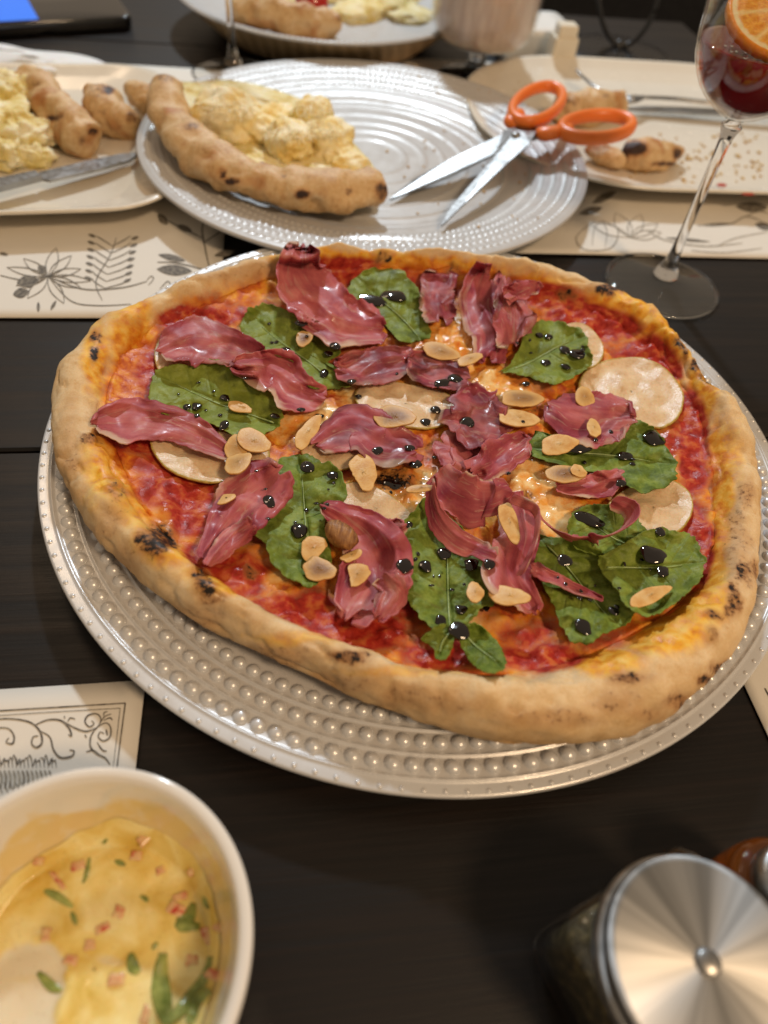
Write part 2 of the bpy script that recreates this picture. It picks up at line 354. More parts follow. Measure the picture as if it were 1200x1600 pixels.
def platez(r):
    """upper side of the beaded plate"""
    z = 0.0085+0.0045*sstep(0.118, 0.136, r)+0.0040*sstep(0.136, 0.165, r)
    for rr_ in (0.1430, 0.1518, 0.1602): z = z+0.00075*np.exp(-((np.asarray(r)-rr_)/0.0006)**2)
    return z
plate = thing('beaded_plate', 'large pearl grey charger plate with rows of round beads under the whole pizza', 'plate', PC)
r_ = np.concatenate([[0.0005], np.linspace(0.01, 0.135, 22), np.linspace(0.1355, 0.1648, 118)])
prof = list(zip(r_, platez(r_)))+[(0.1654, 0.0166), (0.1656, 0.0160), (0.1652, 0.0153), (0.160, 0.0140), (0.136, 0.0100), (0.118, 0.0050), (0.110, 0.0024), (0.106, 0.0003), (0.098, 0.0003), (0.094, 0.0022), (0.0005, 0.0030)]
V, F = lathe(prof, 300, PC); add('plate_body', V, [f[::-1] for f in F], m_plate, plate)
bead_me = {}
RIM_POS = []
far_beads = []
for row, (rr_, br, bh, N) in enumerate(((0.1560, 0.00292, 0.0024, 152), (0.1474, 0.00274, 0.0023, 152), (0.1390, 0.00256, 0.0021, 152))):
    dv, df = dome(br, bh)
    me = mesh('bead', dv, df, m_plate)
    for k in range(N):
        a = 2*math.pi*k/N+row*0.02; p = Vector((rr_*math.cos(a), rr_*math.sin(a), float(platez(rr_))-0.0002))
        q, d = proj(np.array(PC+p)); ang = math.degrees(a) % 360
        near = (185 < ang < 360) or (row == 0 and (ang < 62))
        if row == 2: near = 195 < ang < 300
        if near:
            o = link(bpy.data.objects.new('bead', me)); o.parent = plate; o.location = p
        else: far_beads.append((dv+np.array(PC+p), df))
V, F = join(far_beads); o = add('bead_rows', V, F, m_plate, plate); o['kind'] = 'stuff'
small = []
dv, df = dome(0.0011, 0.0007, 7, 2)
for k in range(150):
    a = 2*math.pi*k/150; small.append((dv+np.array(PC)+np.array([0.1637*math.cos(a), 0.1637*math.sin(a), float(platez(0.1637))-0.0001]), df))
V, F = join(small); o = add('rim_dots', V, F, m_plate, plate); o['kind'] = 'stuff'

def ropeplate(name, label, c, Rr, z0, zr, nth=720, mat=m_plate2):
    """plate with concentric fine beaded rings"""
    th = np.arange(nth)*2*math.pi/nth
    r = np.concatenate([np.linspace(0.0005, 0.02, 6), np.linspace(0.022, Rr, 190)])
    x = r/Rr
    z = z0+0.0035*sstep(0.60, 0.70, x)+(zr-z0-0.0035)*sstep(0.68, 1.0, x)**0.9
    A = np.zeros_like(r); B = np.zeros_like(r)
    for q in (0.18, 0.27, 0.36, 0.46): A += 0.0007*np.exp(-((x-q)/0.010)**2)
    for q in (0.56, 0.64): A += 0.0008*np.exp(-((x-q)/0.007)**2)
    for q in (0.755, 0.805, 0.855, 0.905, 0.955): B += np.exp(-((x-q)/0.010)**2); A += 0.00025*np.exp(-((x-q-0.025)/0.006)**2)
    Z = z[None]+A[None]+B[None]*(0.0005+0.0007*np.cos(th*180)[:, None])
    top = np.stack([c[0]+np.outer(np.cos(th), r), c[1]+np.outer(np.sin(th), r), Z], -1)
    rb = np.array([(Rr+0.0008, zr-0.0012), (Rr, zr-0.0026), (Rr*0.9, zr-0.005), (Rr*0.68, z0-0.003), (Rr*0.6, z0-0.006), (Rr*0.55, 0.0003), (Rr*0.52, 0.0003), (Rr*0.5, 0.003), (0.0005, 0.0035)])
    bot = np.stack([c[0]+np.outer(np.cos(th), rb[:, 0]), c[1]+np.outer(np.sin(th), rb[:, 0]), np.zeros((nth, 1))+rb[:, 1][None]], -1)
    G = np.concatenate([top, bot], 1); 
    o = add(name, G.reshape(-1, 3), [f[::-1] for f in grid_faces(nth, G.shape[1], True)], mat, org=(c[0], c[1], 0)); return tag(o, label, 'plate')
MC = (-0.0466, 0.5150); MZ0, MZR = 0.0105, 0.0215
ropeplate('ringed_plate', 'white grey plate with fine beaded rings holding the slice and orange scissors', MC, 0.1570, MZ0, MZR)
def mplatez(x, y):
    q = np.hypot(x-MC[0], y-MC[1])/0.157; return MZ0+0.0035*sstep(0.60, 0.70, q)+(MZR-MZ0-0.0035)*sstep(0.68, 1.0, q)**0.9

# ================================================================== THE PIZZA
O_PX = [(80,590),(77,660),(88,720),(118,790),(170,860),(240,920),(300,966),(380,1003),(460,1042),(560,1085),(640,1116),(700,1141),(760,1158),(830,1164),(900,1163),(980,1151),(1032,1136),(1062,1104),(1118,1052),(1150,1000),(1172,940),(1186,860),(1189,780),(1186,700),(1162,650),(1112,590),(1062,530),(1030,490),(985,456),(900,425),(830,411),(760,401),(680,391),(600,386),(520,388),(440,395),(380,405),(330,420),(270,445),(200,470),(150,495),(120,530),(95,560)]
I_PX = [(172,600),(168,660),(190,720),(215,780),(262,840),(320,895),(370,935),(450,978),(540,1012),(620,1040),(700,1055),(780,1058),(860,1046),(940,1015),(1000,985),(1060,945),(1098,900),(1112,850),(1114,790),(1110,730),(1098,670),(1066,600),(1020,540),(960,500),(890,468),(820,440),(740,424),(660,416),(580,412),(500,416),(430,432),(370,452),(310,478),(250,505),(200,545)]
PZC = np.array([0.0195, 0.2400])
def polar(px, zf):
    P = atn([p[0] for p in px], [p[1] for p in px], 0.028)
    for _ in range(3):
        a = np.arctan2(P[:, 1]-PZC[1], P[:, 0]-PZC[0]); z = zf(a)
        P = np.array([atn(p[0], p[1], zz) for p, zz in zip(px, z)])
    a = np.arctan2(P[:, 1]-PZC[1], P[:, 0]-PZC[0]); r = np.hypot(P[:, 0]-PZC[0], P[:, 1]-PZC[1])
    i = np.argsort(a); a, r = a[i], r[i]
    ag = np.arange(720)*2*math.pi/720-math.pi
    g = np.interp(ag, np.concatenate([a-2*math.pi, a, a+2*math.pi]), np.tile(r, 3))
    k = np.hanning(25); k /= k.sum(); g = np.convolve(np.concatenate([g[-30:], g, g[:30]]), k, 'same')[30:-30]
    return ag, g
AG, RO = polar(O_PX, lambda a: 0.0245+0.0110*sstep(-0.95, 0.25, np.sin(a)))
_, RI = polar(I_PX, lambda a: 0.0285+0.002*np.sin(a))
ro = lambda a: np.interp(a, np.append(AG, math.pi), np.append(RO, RO[0]))
ri = lambda a: np.interp(a, np.append(AG, math.pi), np.append(RI, RI[0]))
PZ0 = 0.0232
def inner_z(x, y, s_):
    n = fbm(x*130, y*130, 2.0, 4); n2 = fbm(x*45, y*45, 7.0, 2); n3 = fbm(x*300, y*300, 4.0, 3)
    bb = np.clip(fbm(x*150+9, y*150, 6.0, 2)-0.05, 0, 1)
    return PZ0+0.0014*n+0.0016*n2+0.0009*n3+0.0036*bb+0.0052*np.clip((s_-0.78)/0.22, 0, 1)**2
def crust_h(a):
    x, y = np.cos(a), np.sin(a)
    return 0.0108+0.0034*fbm(x*3.0+3, y*3.0, 1.0, 2)+0.0026*fbm(x*8, y*8, 5.0, 2)+0.0030*np.exp(-((a+0.95)/0.5)**2)+0.0016*np.exp(-((a-0.05)/0.35)**2)
def dough_z(x, y):
    a = np.arctan2(y-PZC[1], x-PZC[0]); r = np.hypot(x-PZC[0], y-PZC[1]); Ri, Ro = ri(a), ro(a)
    zi = inner_z(x, y, r/Ri); c = np.clip((r-(Ri+Ro)/2)/((Ro-Ri)/2), -1, 1)
    h_ = crust_h(a); return np.where(r < Ri, zi, np.where(c < 0, 0.0284+(h_-0.0022)*np.sin(math.pi/2*(1+np.minimum(c, 0))), 0.0262+h_*np.sqrt(np.maximum(0, 1-c*c))**0.9))
nth = 560; th = np.arange(nth)*2*math.pi/nth-math.pi
RiT, RoT, hT = ri(th), ro(th), crust_h(th)
cols = []
for s_ in np.concatenate([[0.004], np.linspace(0.02, 1.0, 96)]):
    x = PZC[0]+RiT*s_*np.cos(th); y = PZC[1]+RiT*s_*np.sin(th); cols.append(np.stack([x, y, inner_z(x, y, s_)], -1))
for aa in np.radians(np.linspace(176, -78, 62)):
    c, s_ = math.cos(aa), math.sin(aa); r = (RiT+RoT)/2+(RoT-RiT)/2*c
    zz = (0.0284+(0.0262+hT-0.0284)*math.sin(math.pi/2*(1+c)) if c < 0 and s_ > 0 else 0.0262+(hT*abs(s_)**0.78 if s_ > 0 else s_*0.0102))
    x = PZC[0]+r*np.cos(th); y = PZC[1]+r*np.sin(th)
    k = sstep(176, 140, math.degrees(aa))*1.0
    d = k*(0.0019*fbm(x*62, y*62, zz*62, 3)+0.0005*fbm(x*260, y*260, zz*260, 2)-0.0010*np.exp(-(fbm(x*60+4, y*60, zz*60+9, 2)/0.05)**2))
    if s_ < -0.3: d = d*0.4
    cols.append(np.stack([x+d*c*np.cos(th), y+d*c*np.sin(th), zz+d*s_*1.2], -1))
for q in (0.85, 0.4, 0.004):
    cols.append(np.stack([PZC[0]+RoT*q*np.cos(th), PZC[1]+RoT*q*np.sin(th), np.zeros(nth)+0.0160], -1))
G = np.stack(cols, 1); nc = G.shape[1]; PV = G.reshape(-1, 3)
Q, _d = proj(PV); qx, qy = Q[:, 0], Q[:, 1]
wx = qx+16*fbm(PV[:, 0]*70, PV[:, 1]*70, 3, 3)+5*fbm(PV[:, 0]*300, PV[:, 1]*300, 3, 2); wy = qy+13*fbm(PV[:, 0]*70+40, PV[:, 1]*70, 8, 3)+5*fbm(PV[:, 0]*300, PV[:, 1]*300, 13, 2)
def blobs(L, soft=0.55):
    out = np.zeros(len(PV))
    for x, y, a, b, *k in L:
        d = np.hypot((wx-x)/a, (wy-y)/b); out = np.maximum(out, (k[0] if k else 1.0)*sstep(1+soft, 1-soft, d))
    return out
RED = [(540,410,60,20),(310,497,70,24),(245,590,38,45),(215,675,65,32),(285,715,55,22),(300,780,42,62),(330,875,42,30),(450,955,95,30),(560,985,90,34),(690,1022,70,26),(850,1030,70,26),(940,995,60,22,.6),(1092,850,24,70),(1086,690,28,90),(1030,560,70,40),(930,500,80,32),(870,460,60,22),(520,725,50,32,.7),(600,780,80,30,.35),(700,720,60,30,.6),(690,600,60,30,.45),(560,560,70,25,.5),(830,600,40,20,.5),(760,930,50,60,.55),(640,930,30,60,.7),(780,440,70,18,.6),(400,850,25,25,.5),(640,540,40,40,.5),(420,480,60,20,.5)]
RINGS = None
OIL = [(205,530,36,60),(195,620,30,70),(195,740,60,40),(240,765,62,66),(285,842,66,44),(170,700,40,26,.8),(150,560,22,60,.8),(350,905,50,25),(520,402,90,16),(680,420,120,18),(820,452,70,26),(960,480,60,34),(1040,530,50,40),(1100,610,24,50),(1126,760,18,110),(1115,880,24,60),(1080,935,56,52),(1030,985,66,38),(1140,700,22,60,.6),(940,1030,60,22),(420,470,60,18,.6),(320,470,50,16,.7),(650,1050,120,10,.5),(470,1000,90,10,.5),(140,780,22,22,.35),(720,960,90,40),(450,880,80,50,.6)]
CHZ = [(700,530,75,34),(640,625,115,40),(480,660,60,34),(415,880,68,38),(640,765,80,46),(850,750,60,40),(860,810,50,30),(720,965,60,34,.8),(1000,700,50,40,.7),(250,650,30,25,.6),(790,600,60,30),(560,600,50,30,.8),(330,540,60,30,.7),(1040,700,30,50,.8),(260,810,28,36,.8)]
CHR = [(250,846,34,26),(222,844,7,11),(150,523,10,11),(148,552,8,13),(140,690,22,10,.8),(118,728,18,16,.55),(182,762,18,22,.6),(175,800,30,26,.45),(160,830,26,16,.4),(318,914,18,24,.9),(330,938,26,9,.7),(545,1027,30,11,.95),(575,1050,60,14,.3),(985,1060,34,13,.8),(1000,1020,14,10,.4),(1128,1046,16,12,.95),(1102,1066,12,9),(1163,896,15,22,.8),(1142,935,10,30,.85),(1118,962,16,13,.85),(1104,995,12,14,.6),(945,448,26,13),(1065,545,10,20,.8),(1090,572,12,16,.9),(1112,596,18,12,.8),(1160,770,14,24,.6),(1150,820,20,30,.5),(590,402,14,8,.8),(605,410,8,6),(885,462,11,10,.8),(700,418,12,7,.7),(400,420,50,16,.4),(200,500,40,10,.35),(330,425,40,8,.4),(610,757,40,20),(395,893,13,10,.9),(820,778,18,10,.8),(700,1100,60,18,.42),(860,1122,80,18,.5),(440,1025,70,20,.5),(310,960,50,22,.45),(200,880,34,30,.42),(960,1095,50,20,.5),(1150,860,20,60,.5),(110,690,18,60,.35),(540,1068,60,16,.45),(1060,1095,24,14,.75),(1012,1112,26,12,.5),(640,1090,50,20,.5),(560,575,14,9,.6),(770,700,14,9,.5),(400,960,40,20,.25),(115,640,14,30,.3),(600,700,18,9,.7),(680,690,14,8,.6),(560,705,12,7,.6)]
_rg = np.random.RandomState(5)
for _ in range(34):
    a_, r_2 = _rg.rand()*6.283, _rg.rand()**0.5; CHR.append((640+270*r_2*math.cos(a_), 660+150*r_2*math.sin(a_), _rg.uniform(6, 16), _rg.uniform(4, 9), _rg.uniform(0.4, 0.75)))
inside = np.zeros((nth, nc)); inside[:, :97] = 1; inside[:, 97:117] = np.linspace(0.95, 0, 20)[None]
inside = inside.ravel()
a_toast = np.zeros((nth, nc)); a_toast[:, 97:159] = np.clip((np.arange(62)[None]-20)/26, 0, 1)**1.2; a_toast = a_toast.ravel()*(0.62+0.75*fbm(PV[:, 0]*40, PV[:, 1]*40, PV[:, 2]*60, 3))
rs_ = np.zeros((nth, nc)); rs_[:, :97] = np.concatenate([[0.004], np.linspace(0.02, 1.0, 96)])[None]; rs_[:, 97:112] = 1.0; rs_ = rs_.ravel()
ring_red = sstep(0.72, 0.86, rs_+0.10*fbm(PV[:, 0]*40, PV[:, 1]*40, 1, 2))*sstep(1.02, 0.93, rs_+0.10*fbm(PV[:, 0]*55, PV[:, 1]*55, 5, 2))*sstep(-0.30, 0.22, fbm(PV[:, 0]*38+7, PV[:, 1]*38, 9, 3))
a_red = np.maximum(blobs(RED), 0.72*ring_red)*np.clip(inside*1.6, 0, 1); a_oil = blobs(OIL, 0.7); a_oil = np.maximum(a_oil, 0.8*np.clip(inside+0.35*fbm(PV[:, 0]*60, PV[:, 1]*60, 2, 3)*(inside > 0.02)*(inside < 1), 0, 1)*(1-0.5*a_red)); a_chz = blobs(CHZ, 0.6)*inside; a_chr = blobs(CHR, 0.6)
G2 = G.copy(); G2[:, :97, 2] += 0.0013*(a_chz.reshape(nth, nc)[:, :97])-0.0007*a_red.reshape(nth, nc)[:, :97]   # melted cheese stands above the sauce
t = NT('pizza_crust_and_sauce')
red, oil, chz, chr_ = t.attr('red'), t.attr('oil'), t.attr('cheese'), t.attr('char')
n1 = t.noise(90, 6, 0.6); n2 = t.noise(420, 5, 0.65); n3 = t.noise(1500, 3, 0.6); nb = t.noise(45, 5, 0.6, dist=0.4)
crust = t.ramp(t.math('ADD', t.math('MULTIPLY', n1, 0.5), t.math('ADD', t.math('MULTIPLY', n2, 0.3), t.math('MULTIPLY', n3, 0.2))), [(0.30, (0.40, 0.215, 0.075)), (0.39, (0.60, 0.39, 0.18)), (0.53, (0.72, 0.53, 0.30)), (0.70, (0.80, 0.66, 0.45))])
nm = t.noise(210, 4, 0.55); oilc = t.ramp(t.math('ADD', t.math('MULTIPLY', n1, 0.5), t.math('MULTIPLY', nm, 0.5)), [(0.38, (0.40, 0.050, 0.010)), (0.49, (0.64, 0.17, 0.012)), (0.60, (0.80, 0.37, 0.03)), (0.72, (0.86, 0.60, 0.18))])
chc = t.ramp(t.math('ADD', t.math('MULTIPLY', nb, 0.6), t.math('MULTIPLY', nm, 0.4)), [(0.36, (0.60, 0.14, 0.016)), (0.46, (0.78, 0.34, 0.06)), (0.57, (0.86, 0.60, 0.27)), (0.70, (0.90, 0.78, 0.54))])
redc = t.ramp(nm, [(0.32, (0.24, 0.014, 0.010)), (0.50, (0.40, 0.034, 0.020)), (0.66, (0.56, 0.135, 0.040))])
def edge(a, lo, hi, amt=0.5): return t.ramp(t.math('ADD', a, t.math('MULTIPLY', t.math('SUBTRACT', n2, 0.5), amt)), [(lo, 0.0), (hi, 1.0)])
crust = t.mix(t.math('MULTIPLY', edge(t.attr('toast'), 0.15, 1.0, 0.9), 0.75), crust, t.ramp(n2, [(0.3, (0.30, 0.135, 0.035)), (0.65, (0.56, 0.33, 0.12))])); oilc = t.mix(t.attr('inside'), t.ramp(nm, [(0.34, (0.62, 0.22, 0.015)), (0.5, (0.80, 0.41, 0.025)), (0.66, (0.84, 0.56, 0.12))]), oilc); c = t.mix(edge(oil, 0.18, 0.72, 0.6), crust, oilc); c = t.mix(edge(chz, 0.3, 0.75), c, chc); c = t.mix(edge(red, 0.30, 0.70), c, redc)
c = t.mix(t.math('MULTIPLY', edge(chr_, 0.05, 0.85, 0.8), 0.8), c, (0.36, 0.155, 0.045)); c = t.mix(edge(chr_, 0.52, 1.0, 1.8), c, (0.115, 0.042, 0.014)); c = t.mix(edge(chr_, 0.86, 1.2, 2.4), c, (0.016, 0.010, 0.006))
wet = t.math('MAXIMUM', t.math('MAXIMUM', t.math('MULTIPLY', red, 0.66), chz), t.math('MULTIPLY', oil, 0.55))
rough = t.ramp(t.math('SUBTRACT', wet, t.math('MULTIPLY', t.math('SUBTRACT', n2, 0.5), 0.8)), [(0.25, 0.82), (0.50, 0.50), (0.75, 0.26), (1.0, 0.09)])
hgt = t.math('ADD', t.math('MULTIPLY', nm, 0.75), t.math('MULTIPLY', t.math('ADD', t.math('MULTIPLY', n2, 0.7), t.math('MULTIPLY', n3, 0.3)), 0.35))
m_pizza = t.set(Base__Color=c, Roughness=rough, Normal=t.bump(hgt, 0.5, 0.0009), Subsurface__Weight=0.06, Subsurface__Scale=0.004, Specular__IOR__Level=t.math('MULTIPLY_ADD', red, -0.22, 0.40))
m_pizza.node_tree.nodes['Principled BSDF'].inputs['Subsurface Radius'].default_value = (1.0, 0.5, 0.25)
PB = (float(PZC[0]), float(PZC[1]), 0.016)
pizza = thing('pizza', 'whole round pizza with ham, green leaves, pear, almonds and dark glaze on beaded plate', 'pizza', PB)
add('crust', G2.reshape(-1, 3), [f[::-1] for f in grid_faces(nth, nc, True)], m_pizza, pizza, attrs=dict(red=a_red, oil=a_oil, cheese=a_chz, char=a_chr, inside=inside, toast=np.clip(a_toast, 0, 1)), label='puffed leopard-spotted crust with tomato sauce and melted cheese')

# ------------------------------------------------------------------ height field that toppings settle on
HS = 0.0011; HN = 340; HX0, HY0 = PZC[0]-HS*HN/2, PZC[1]-HS*HN/2
gx, gy = np.meshgrid(HX0+HS*np.arange(HN), HY0+HS*np.arange(HN), indexing='ij')
HM = dough_z(gx, gy); _pq, _ = proj(np.stack([gx, gy, HM], -1))
HM = HM+0.0006
def _max3(A):
    B = A.copy()
    for dx in (-1, 0, 1):
        for dy in (-1, 0, 1): B = np.maximum(B, np.roll(np.roll(A, dx, 0), dy, 1))
    return B
def _blur(A, k):
    for _ in range(k):
        A = (np.roll(A, 1, 0)+A*2+np.roll(A, -1, 0))/4; A = (np.roll(A, 1, 1)+A*2+np.roll(A, -1, 1))/4
    return A
def sampler(blur=3, mx=1):
    A = HM
    for _ in range(mx): A = _max3(A)
    A = _blur(A, blur)
    def f(x, y):
        u = np.clip((x-HX0)/HS, 0, HN-1.001); v = np.clip((y-HY0)/HS, 0, HN-1.001); i = u.astype(int); j = v.astype(int); a = u-i; b = v-j
        return A[i, j]*(1-a)*(1-b)+A[i+1, j]*a*(1-b)+A[i, j+1]*(1-a)*b+A[i+1, j+1]*a*b
    return f
def splat(V):
    i = np.clip(((V[:, 0]-HX0)/HS+0.5).astype(int), 0, HN-1); j = np.clip(((V[:, 1]-HY0)/HS+0.5).astype(int), 0, HN-1)
    np.maximum.at(HM, (i, j), V[:, 2])
def settle(qx, qy, f, off):
    P = atn(qx, qy, 0.027)
    for _ in range(4): P = atn(qx, qy, f(P[:, 0], P[:, 1])+off)
    return P
def sheet(poly, off, nb=110, nr=30, wob=1.0, blur=4, shape=None, ragged=0.0, seed=0):
    """pixel outline -> draped radial sheet; returns vertices, faces, s (0 centre..1 rim), local px coords"""
    b = cr(poly, nb, True)
    if ragged:
        a = np.arange(nb)*2*math.pi/nb; c0 = b.mean(0); b = c0+(b-c0)*(1+ragged*(fbm(np.cos(a)*4+seed, np.sin(a)*4, seed, 3)+0.45*fbm(np.cos(a)*17+seed, np.sin(a)*17, seed, 2)))[:, None]
    cen = b.mean(0); s_ = np.concatenate([[0.01], np.linspace(0.05, 1, nr-1)])
    q = cen[None, None]+s_[:, None, None]*(b-cen)[None]; S2 = np.repeat(s_, nb); q = q.reshape(-1, 2)
    f = sampler(blur); o = np.zeros(len(q))+off
    if shape is not None: o = o+shape(q, S2, cen)
    V = settle(q[:, 0], q[:, 1], f, o)
    F = [f_[::-1] for f_ in grid_faces(nr, nb, False, True)]+[tuple(range(nb))]
    return V, F, S2, q

# ------------------------------------------------------------------ pear slices
t = NT('pear_slice'); s_ = t.attr('rim'); n = t.noise(160, 5); n2 = t.noise(700, 4)
flesh = t.ramp(t.math('ADD', t.math('MULTIPLY', n, 0.7), t.math('MULTIPLY', n2, 0.3)), [(0.28, (0.50, 0.30, 0.14)), (0.44, (0.66, 0.46, 0.27)), (0.64, (0.76, 0.59, 0.38))])
c = t.mix(t.ramp(s_, [(0.955, 0.0), (0.985, 0.9)]), flesh, t.ramp(n2, [(0.35, (0.34, 0.24, 0.03)), (0.65, (0.54, 0.42, 0.09))]))
m_pear = t.set(Base__Color=c, Roughness=t.ramp(n2, [(0.3, 0.25), (0.7, 0.5)]), Normal=t.bump(n2, 0.5, 0.0006), Subsurface__Weight=0.12, Subsurface__Scale=0.003)
PEARS = [[(905,600),(920,575),(960,560),(1010,560),(1045,580),(1067,615),(1060,650),(1030,668),(990,655),(950,640),(915,625)],
 [(235,690),(250,675),(300,668),(370,680),(420,700),(405,735),(350,752),(300,748),(255,725)],
 [(950,790),(985,760),(1030,745),(1072,763),(1082,795),(1062,828),(1020,840),(975,830)],
 [(880,510),(910,505),(935,525),(943,550),(928,572),(895,568),(872,540)],
 [(555,612),(590,595),(640,600),(700,615),(715,645),(680,668),(620,664),(570,645)],
 [(532,765),(560,752),(600,768),(640,800),(640,830),(595,838),(550,808)],
 [(242,550),(260,518),(300,512),(330,540),(310,580),(255,585)],
 [(470,690),(500,670),(560,690),(570,720),(520,735),(480,720)]]
for k, P in enumerate(PEARS):
    V, F, S2, q = sheet(P, 0.0007, shape=lambda q, s, c, k=k: 0.0006*fbm(q[:, 0]/30, q[:, 1]/30, k, 2)+0.0006*s**4, seed=k, ragged=0.02)
    add('pear_slice', V, F, m_pear, pizza, attrs=dict(rim=S2), solid=0.0010); splat(V)

# ------------------------------------------------------------------ green leaves
t = NT('green_leaf'); ve = t.attr('vein'); n = t.noise(140, 5); n2 = t.noise(900, 4)
c = t.ramp(t.math('ADD', t.math('MULTIPLY', n, 0.75), t.math('MULTIPLY', n2, 0.25)), [(0.32, (0.060, 0.100, 0.010)), (0.46, (0.135, 0.205, 0.024)), (0.60, (0.25, 0.34, 0.055)), (0.74, (0.40, 0.46, 0.12))])
c = t.mix(t.attr('tone'), c, t.mix(0.5, c, (0.34, 0.38, 0.05))); c = t.mix(t.math('MULTIPLY', ve, 0.32), c, (0.26, 0.36, 0.11))
c = t.mix(t.ramp(t.noise(55, 3), [(0.60, 0.0), (0.72, 0.45)]), c, (0.02, 0.035, 0.008))
m_leaf = t.set(Base__Color=c, Roughness=t.ramp(t.noise(300, 4), [(0.3, 0.42), (0.7, 0.66)]), Normal=t.bump(t.math('SUBTRACT', t.noise(420, 5), t.math('MULTIPLY', ve, 0.8)), 0.5, 0.0009), Specular__IOR__Level=0.35); thin_mix(t, c, 0.22)
t = NT('leaf_rib'); m_rib = t.set(Base__Color=t.ramp(t.noise(300, 3), [(0.3, (0.22, 0.33, 0.10)), (0.7, (0.42, 0.52, 0.24))]), Roughness=0.4)
LEAVES = [
 ([(545,455),(556,432),(590,416),(622,420),(645,438),(658,462),(662,490),(672,522),(645,533),(618,528),(600,505),(570,490),(548,477)], (655,528), (560,435), 'leaf with long dark glaze streak near the far crust'),
 ([(376,510),(385,488),(410,477),(440,483),(470,493),(500,508),(520,530),(532,552),(512,570),(542,583),(548,602),(512,608),(480,602),(468,572),(440,557),(400,547),(380,530)], (508,590), (395,495), None),
 ([(236,606),(243,580),(268,570),(300,572),(332,562),(362,573),(388,590),(412,604),(432,625),(440,657),(427,672),(380,684),(340,668),(300,652),(260,647),(240,632)], (432,665), (250,590), None),
 ([(425,730),(460,711),(492,714),(527,735),(542,765),(536,790),(511,800),(509,830),(518,870),(502,905),(480,918),(453,902),(428,880),(414,850),(392,825),(398,800),(430,775)], (492,905), (466,722), None),
 ([(620,850),(632,815),(668,784),(702,808),(742,838),(777,860),(780,900),(772,940),(742,962),(715,985),(690,992),(660,972),(640,942),(612,912),(608,880)], (708,1000), (690,800), None),
 ([(660,1000),(672,985),(690,975),(708,985),(708,1010),(695,1030),(682,1028),(676,1012)], (705,980), (685,1025), None),
 ([(718,986),(745,975),(775,1000),(791,1030),(780,1049),(750,1046),(727,1022)], (722,985), (782,1042), None),
 ([(785,580),(803,560),(828,506),(868,499),(906,513),(921,540),(923,570),(900,586),(870,601),(840,594),(810,584)], (800,575), (905,530), None),
 ([(826,706),(840,675),(880,688),(930,690),(970,658),(1010,660),(1036,685),(1057,720),(1052,748),(1012,769),(980,757),(930,738),(880,727)], (832,700), (1045,725), None),
 ([(885,832),(898,800),(930,786),(970,793),(1000,815),(1012,850),(960,872),(910,862)], (1000,860), (900,805), None),
 ([(833,850),(870,838),(920,848),(952,880),(988,930),(993,962),(950,987),(906,1006),(880,986),(860,940),(842,900)], (850,850), (965,975), None),
 ([(935,872),(978,845),(1030,825),(1076,836),(1100,870),(1091,906),(1062,937),(1022,961),(985,952),(958,915)], (945,890), (1085,880), None)]
for k, (P, b0, b1, lab) in enumerate(LEAVES):
    b0, b1 = np.array(b0, float), np.array(b1, float); L = np.linalg.norm(b1-b0); T = (b1-b0)/L; Nn = np.array([-T[1], T[0]])
    def shp(q, s, c, k=k):
        d = (q-b0)@Nn; u = (q-b0)@T/L
        return 0.0024*fbm(q[:, 0]/30+k*9, q[:, 1]/22, k, 3)*(0.3+s)+0.0075*np.clip(s-0.5, 0, 1)**2*np.maximum(0, 0.5+2.2*fbm(q[:, 0]/26, q[:, 1]/22, k*3.3, 2))+0.0014*np.abs(d)/40-0.0006*np.exp(-(d/4)**2)+0.00018*np.cos(u*30-np.abs(d)/9)
    V, F, S2, q = sheet(P, 0.0020, nb=190, nr=44, blur=6, shape=shp, ragged=0.085, seed=k)
    d = (q-b0)@Nn; u = (q-b0)@T/L*5.5-np.abs(d)/L*4.0
    vein = np.maximum(np.exp(-(d/1.8)**2), 0.75*np.exp(-((u-np.round(u))/0.07)**2)*sstep(1.0, 0.7, S2))
    vein = np.maximum(vein, 0.3*np.exp(-(fbm(q[:, 0]/9, q[:, 1]/9, k, 1)/0.06)**2))
    lf = add('salad_leaf', V, F, m_leaf, pizza, attrs=dict(vein=vein, tone=np.zeros(len(V))+[.5, .7, 1.0, .35, .3, .6, .2, .65, .1, .2, .3, .5][k]), solid=0.00025, label=lab)
    splat(V)
    mid = np.array([b0+T*L*x+Nn*3*math.sin(x*5+k) for x in np.linspace(0.03, 0.86, 22)]); f = sampler(0, 0)
    MV = settle(mid[:, 0], mid[:, 1], sampler(1, 0), 0.0001)
    add('midrib', *tube(MV, np.linspace(0.00038, 0.00015, 22), 6), m_rib, lf)

